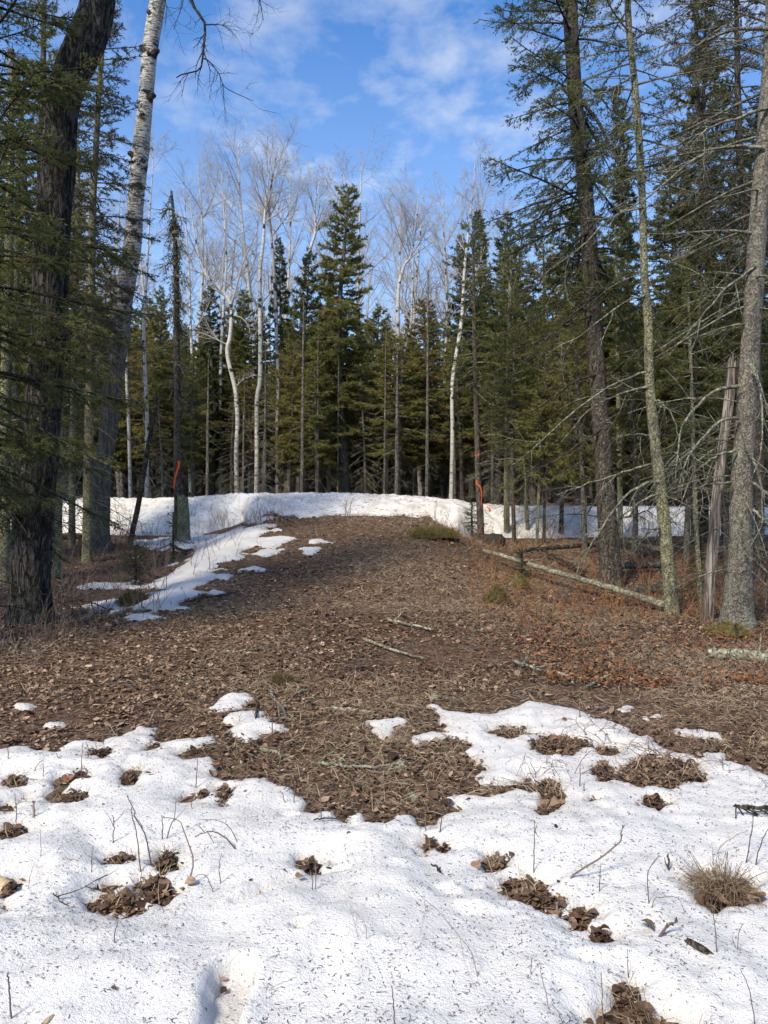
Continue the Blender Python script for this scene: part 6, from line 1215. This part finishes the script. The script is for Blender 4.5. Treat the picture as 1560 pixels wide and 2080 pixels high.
for k, (lab, pts) in enumerate([('twig in the upper left snow left of the round leaf clump', [(168, 1590), (165, 1560), (168, 1510)]), ('forked twig at the upper left snow beside a dark hole', [(126, 1560), (120, 1545), (114, 1530)]), ('red forked stem at the left edge of the snow', [(20, 1548), (17, 1530), (14, 1512)]), ('slanting stem in the upper left snow', [(175, 1540), (180, 1525), (174, 1508)]),
        ('stem in the snow above the round leaf clump', [(212, 1512), (209, 1500), (209, 1488)]), ('tall thin stem left of the small dark leaf clump', [(396, 1602), (400, 1570), (401, 1535)]), ('slim stem in the snow right of the leafy slit', [(392, 1643), (388, 1625)]), ('stem pair right edge of the left snow, red one', [(583, 1632), (575, 1615), (568, 1605)]), ('thin stem at the right tip of the left snow', [(594, 1630), (598, 1610), (600, 1590)]),
        ('thin stem at left in front of the grassy holes', [(88, 1580), (88, 1565), (87, 1550)]), ('leaning stem left of the round leaf clump', [(62, 1570), (75, 1555), (88, 1543)])]):
    stem(lab, pts, 2.3, 900 + k, mat='red_stem', tint=.5)
# brambles over the upper right snow
def bramble(label, u, v, n, reach, h, seed, mat='red_stem'):
    rg = np.random.default_rng(seed); p = gp(u, v); b = p + np.c_[rg.normal(size=n) * .10, rg.normal(size=n) * .08, np.full(n, .02)]; b[:, 2] = ground_z(b[:, 0], b[:, 1]); az = rg.random(n) * 6.283; L = reach * (.4 + .7 * rg.random(n)); H = h * (.4 + .8 * rg.random(n)); t = np.linspace(0, 1, 8)[None]
    P = np.stack([b[:, 0:1] + np.cos(az)[:, None] * L[:, None] * t, b[:, 1:2] + np.sin(az)[:, None] * L[:, None] * t * .7, b[:, 2:3] + H[:, None] * (2.6 * t - 2.0 * t ** 2)], -1) - p; P[:, 1:] += rg.normal(size=P[:, 1:].shape) * .006
    Rr = np.full((n, 1), .0021) * np.linspace(1, .45, 8)[None]; mb = MB(); V, Q = tubes(P, Rr, 4); mb.add(V, Q=Q, tint=.35); C2, R2 = grow(P, Rr, 4, .2, 1, .7, lambda pl, t: .25 * pl, rg, 4, .4, .1, .7, .5, .0011); V, Q = tubes(C2, R2, 3); mb.add(V, Q=Q, tint=.4)
    ob = link('bramble', mb.mesh('bramble'), M[mat]); ob.location = p; tag(ob, label, 'bramble')
bramble('tangle of thin dark canes over the biggest upper right hole', 1340, 1545, 26, .42, .20, 951); bramble('thin canes over the long leafy hole in the upper right snow', 1215, 1505, 14, .38, .16, 952); bramble('canes over the small leafy hole at the right edge of the snow', 1450, 1500, 12, .35, .18, 953); bramble('wiry canes lying on the snow at the right edge', 1530, 1590, 9, .28, .10, 954); bramble('wiry canes round the grass topped hole right of the bare tongue', 1118, 1588, 8, .25, .2, 955)

# ------------------------------------------------------------------ odd pieces on the snow
def lone_leaf(label, u, v, s, seed, mat='dead_leaf', maple=False, cat='leaf', dz=.012):
    rg = np.random.default_rng(seed); p = gp(u, v, True) + [0, 0, dz]
    if maple:
        a = np.linspace(0, 2 * math.pi, 21)[:-1]; r = np.array([.95, .38, .80, .34, .62, .30, .30, .25, .18, .14, .10, .14, .18, .25, .30, .30, .62, .34, .80, .38]); V = np.stack([r * np.sin(a), r * np.cos(a), .35 * r * rg.random(20)], 1) * .55; V = np.vstack([V, [0, 0, 0]]); T = np.stack([np.arange(20), (np.arange(20) + 1) % 20, np.full(20, 20)], -1); Q = None
    else: V, Q = fine_leaf(rg); T = None
    R_m = rot_mats(rg.random(1) * 6.283, .3 + rg.random(1) * .4, rg.random(1) * 6.283)[0]
    ob = link('dead_leaf', mk_mesh('dead_leaf', (V @ R_m.T) * s, T, Q, tint=np.full(len(V), .55)), M[mat]); ob.location = p; tag(ob, label, cat)
lone_leaf('red maple leaf lying on the snow above the dead grass tuft', 1432, 1680, .035, 961, 'red_leaf', True)
lone_leaf('reddish brown maple leaf on the snow below the bare tongue', 708, 1694, .042, 962, 'red_leaf', True)
lone_leaf('small red leaf scrap on the snow right of the pale broken stub', 1188, 1898, .028, 963, 'red_leaf', True)
lone_leaf('tan leaf stuck in the snow beside the drooping stem', 386, 1799, .05, 964, dz=.02); lone_leaf('small brown leaf clump below the diagonal footprint', 609, 1789, .045, 965, dz=.02); lone_leaf('small brown leaf on the right snow under the upper holes', 1292, 1636, .045, 966); lone_leaf('orange leaf scrap by the end of the diagonal footprint', 612, 1762, .035, 967)
lone_leaf('brown leaf on the upper left snow right of the round clump', 302, 1575, .04, 968); lone_leaf('curled leaf scrap below the two small leaf nests', 968, 1762, .05, 969); lone_leaf('curled tan leaf at the foot of the broken stick', 1316, 1890, .06, 970, dz=.025)
stem('pointed brown broken stick slanting up from the lower right snow', [(1326, 1902), (1350, 1887), (1375, 1870)], 9, 971, mat='twig_bark', tint=.55, name='broken_stick', cat='stick', w1=3)
def chunk(name, label, u, v, dims, seed, mat, rot, cat):
    rg = np.random.default_rng(seed); p = gp(u, v, True); th = np.linspace(0, 6.283, 9, endpoint=False); zz = np.linspace(-1, 1, 7); V = []
    for z in zz: r = (1 - .35 * z * z) * (.75 + .25 * rg.random(9)); V.append(np.stack([r * np.cos(th), np.full(9, z) + .12 * rg.normal(size=9), r * np.sin(th)], 1))
    V = np.concatenate(V + [np.array([[0, -1, 0], [0, 1, 0]])]) * np.array(dims); c, s = math.cos(rot), math.sin(rot); V = V @ np.array([[c, -s, 0], [s, c, 0], [0, 0, 1]]).T
    i, j = np.meshgrid(np.arange(6), np.arange(9), indexing='ij'); Q = np.stack([i * 9 + j, i * 9 + (j + 1) % 9, (i + 1) * 9 + (j + 1) % 9, (i + 1) * 9 + j], -1).reshape(-1, 4); a = np.arange(9); T = np.concatenate([np.stack([a, (a + 1) % 9, np.full(9, 63)], -1), np.stack([54 + a, 54 + (a + 1) % 9, np.full(9, 64)], -1)])
    ob = link(name, mk_mesh(name, V, T, Q, tint=np.full(len(V), .25)), M[mat]); ob.location = p + [0, 0, dims[2] * .5]; tag(ob, label, cat)
chunk('bark_chunk', 'dark flake of bark lying on the snow at the lower right', 1416, 1926, (.018, .045, .014), 981, 'spruce_bark', .55, 'bark')
chunk('split_wood', 'pale split piece of wood at the left edge of the snow', 2, 1806, (.05, .06, .035), 982, 'split_wood', .9, 'wood')
chunk('wood_chip', 'pale wood chip at the bottom edge near the left corner', 97, 2074, (.010, .022, .006), 983, 'split_wood', -.4, 'wood chip')
chunk('dark_seed', 'dark cone scale by the paired paw holes in the snow', 668, 1764, (.006, .012, .005), 984, 'dark_branch', 1.2, 'cone scale')
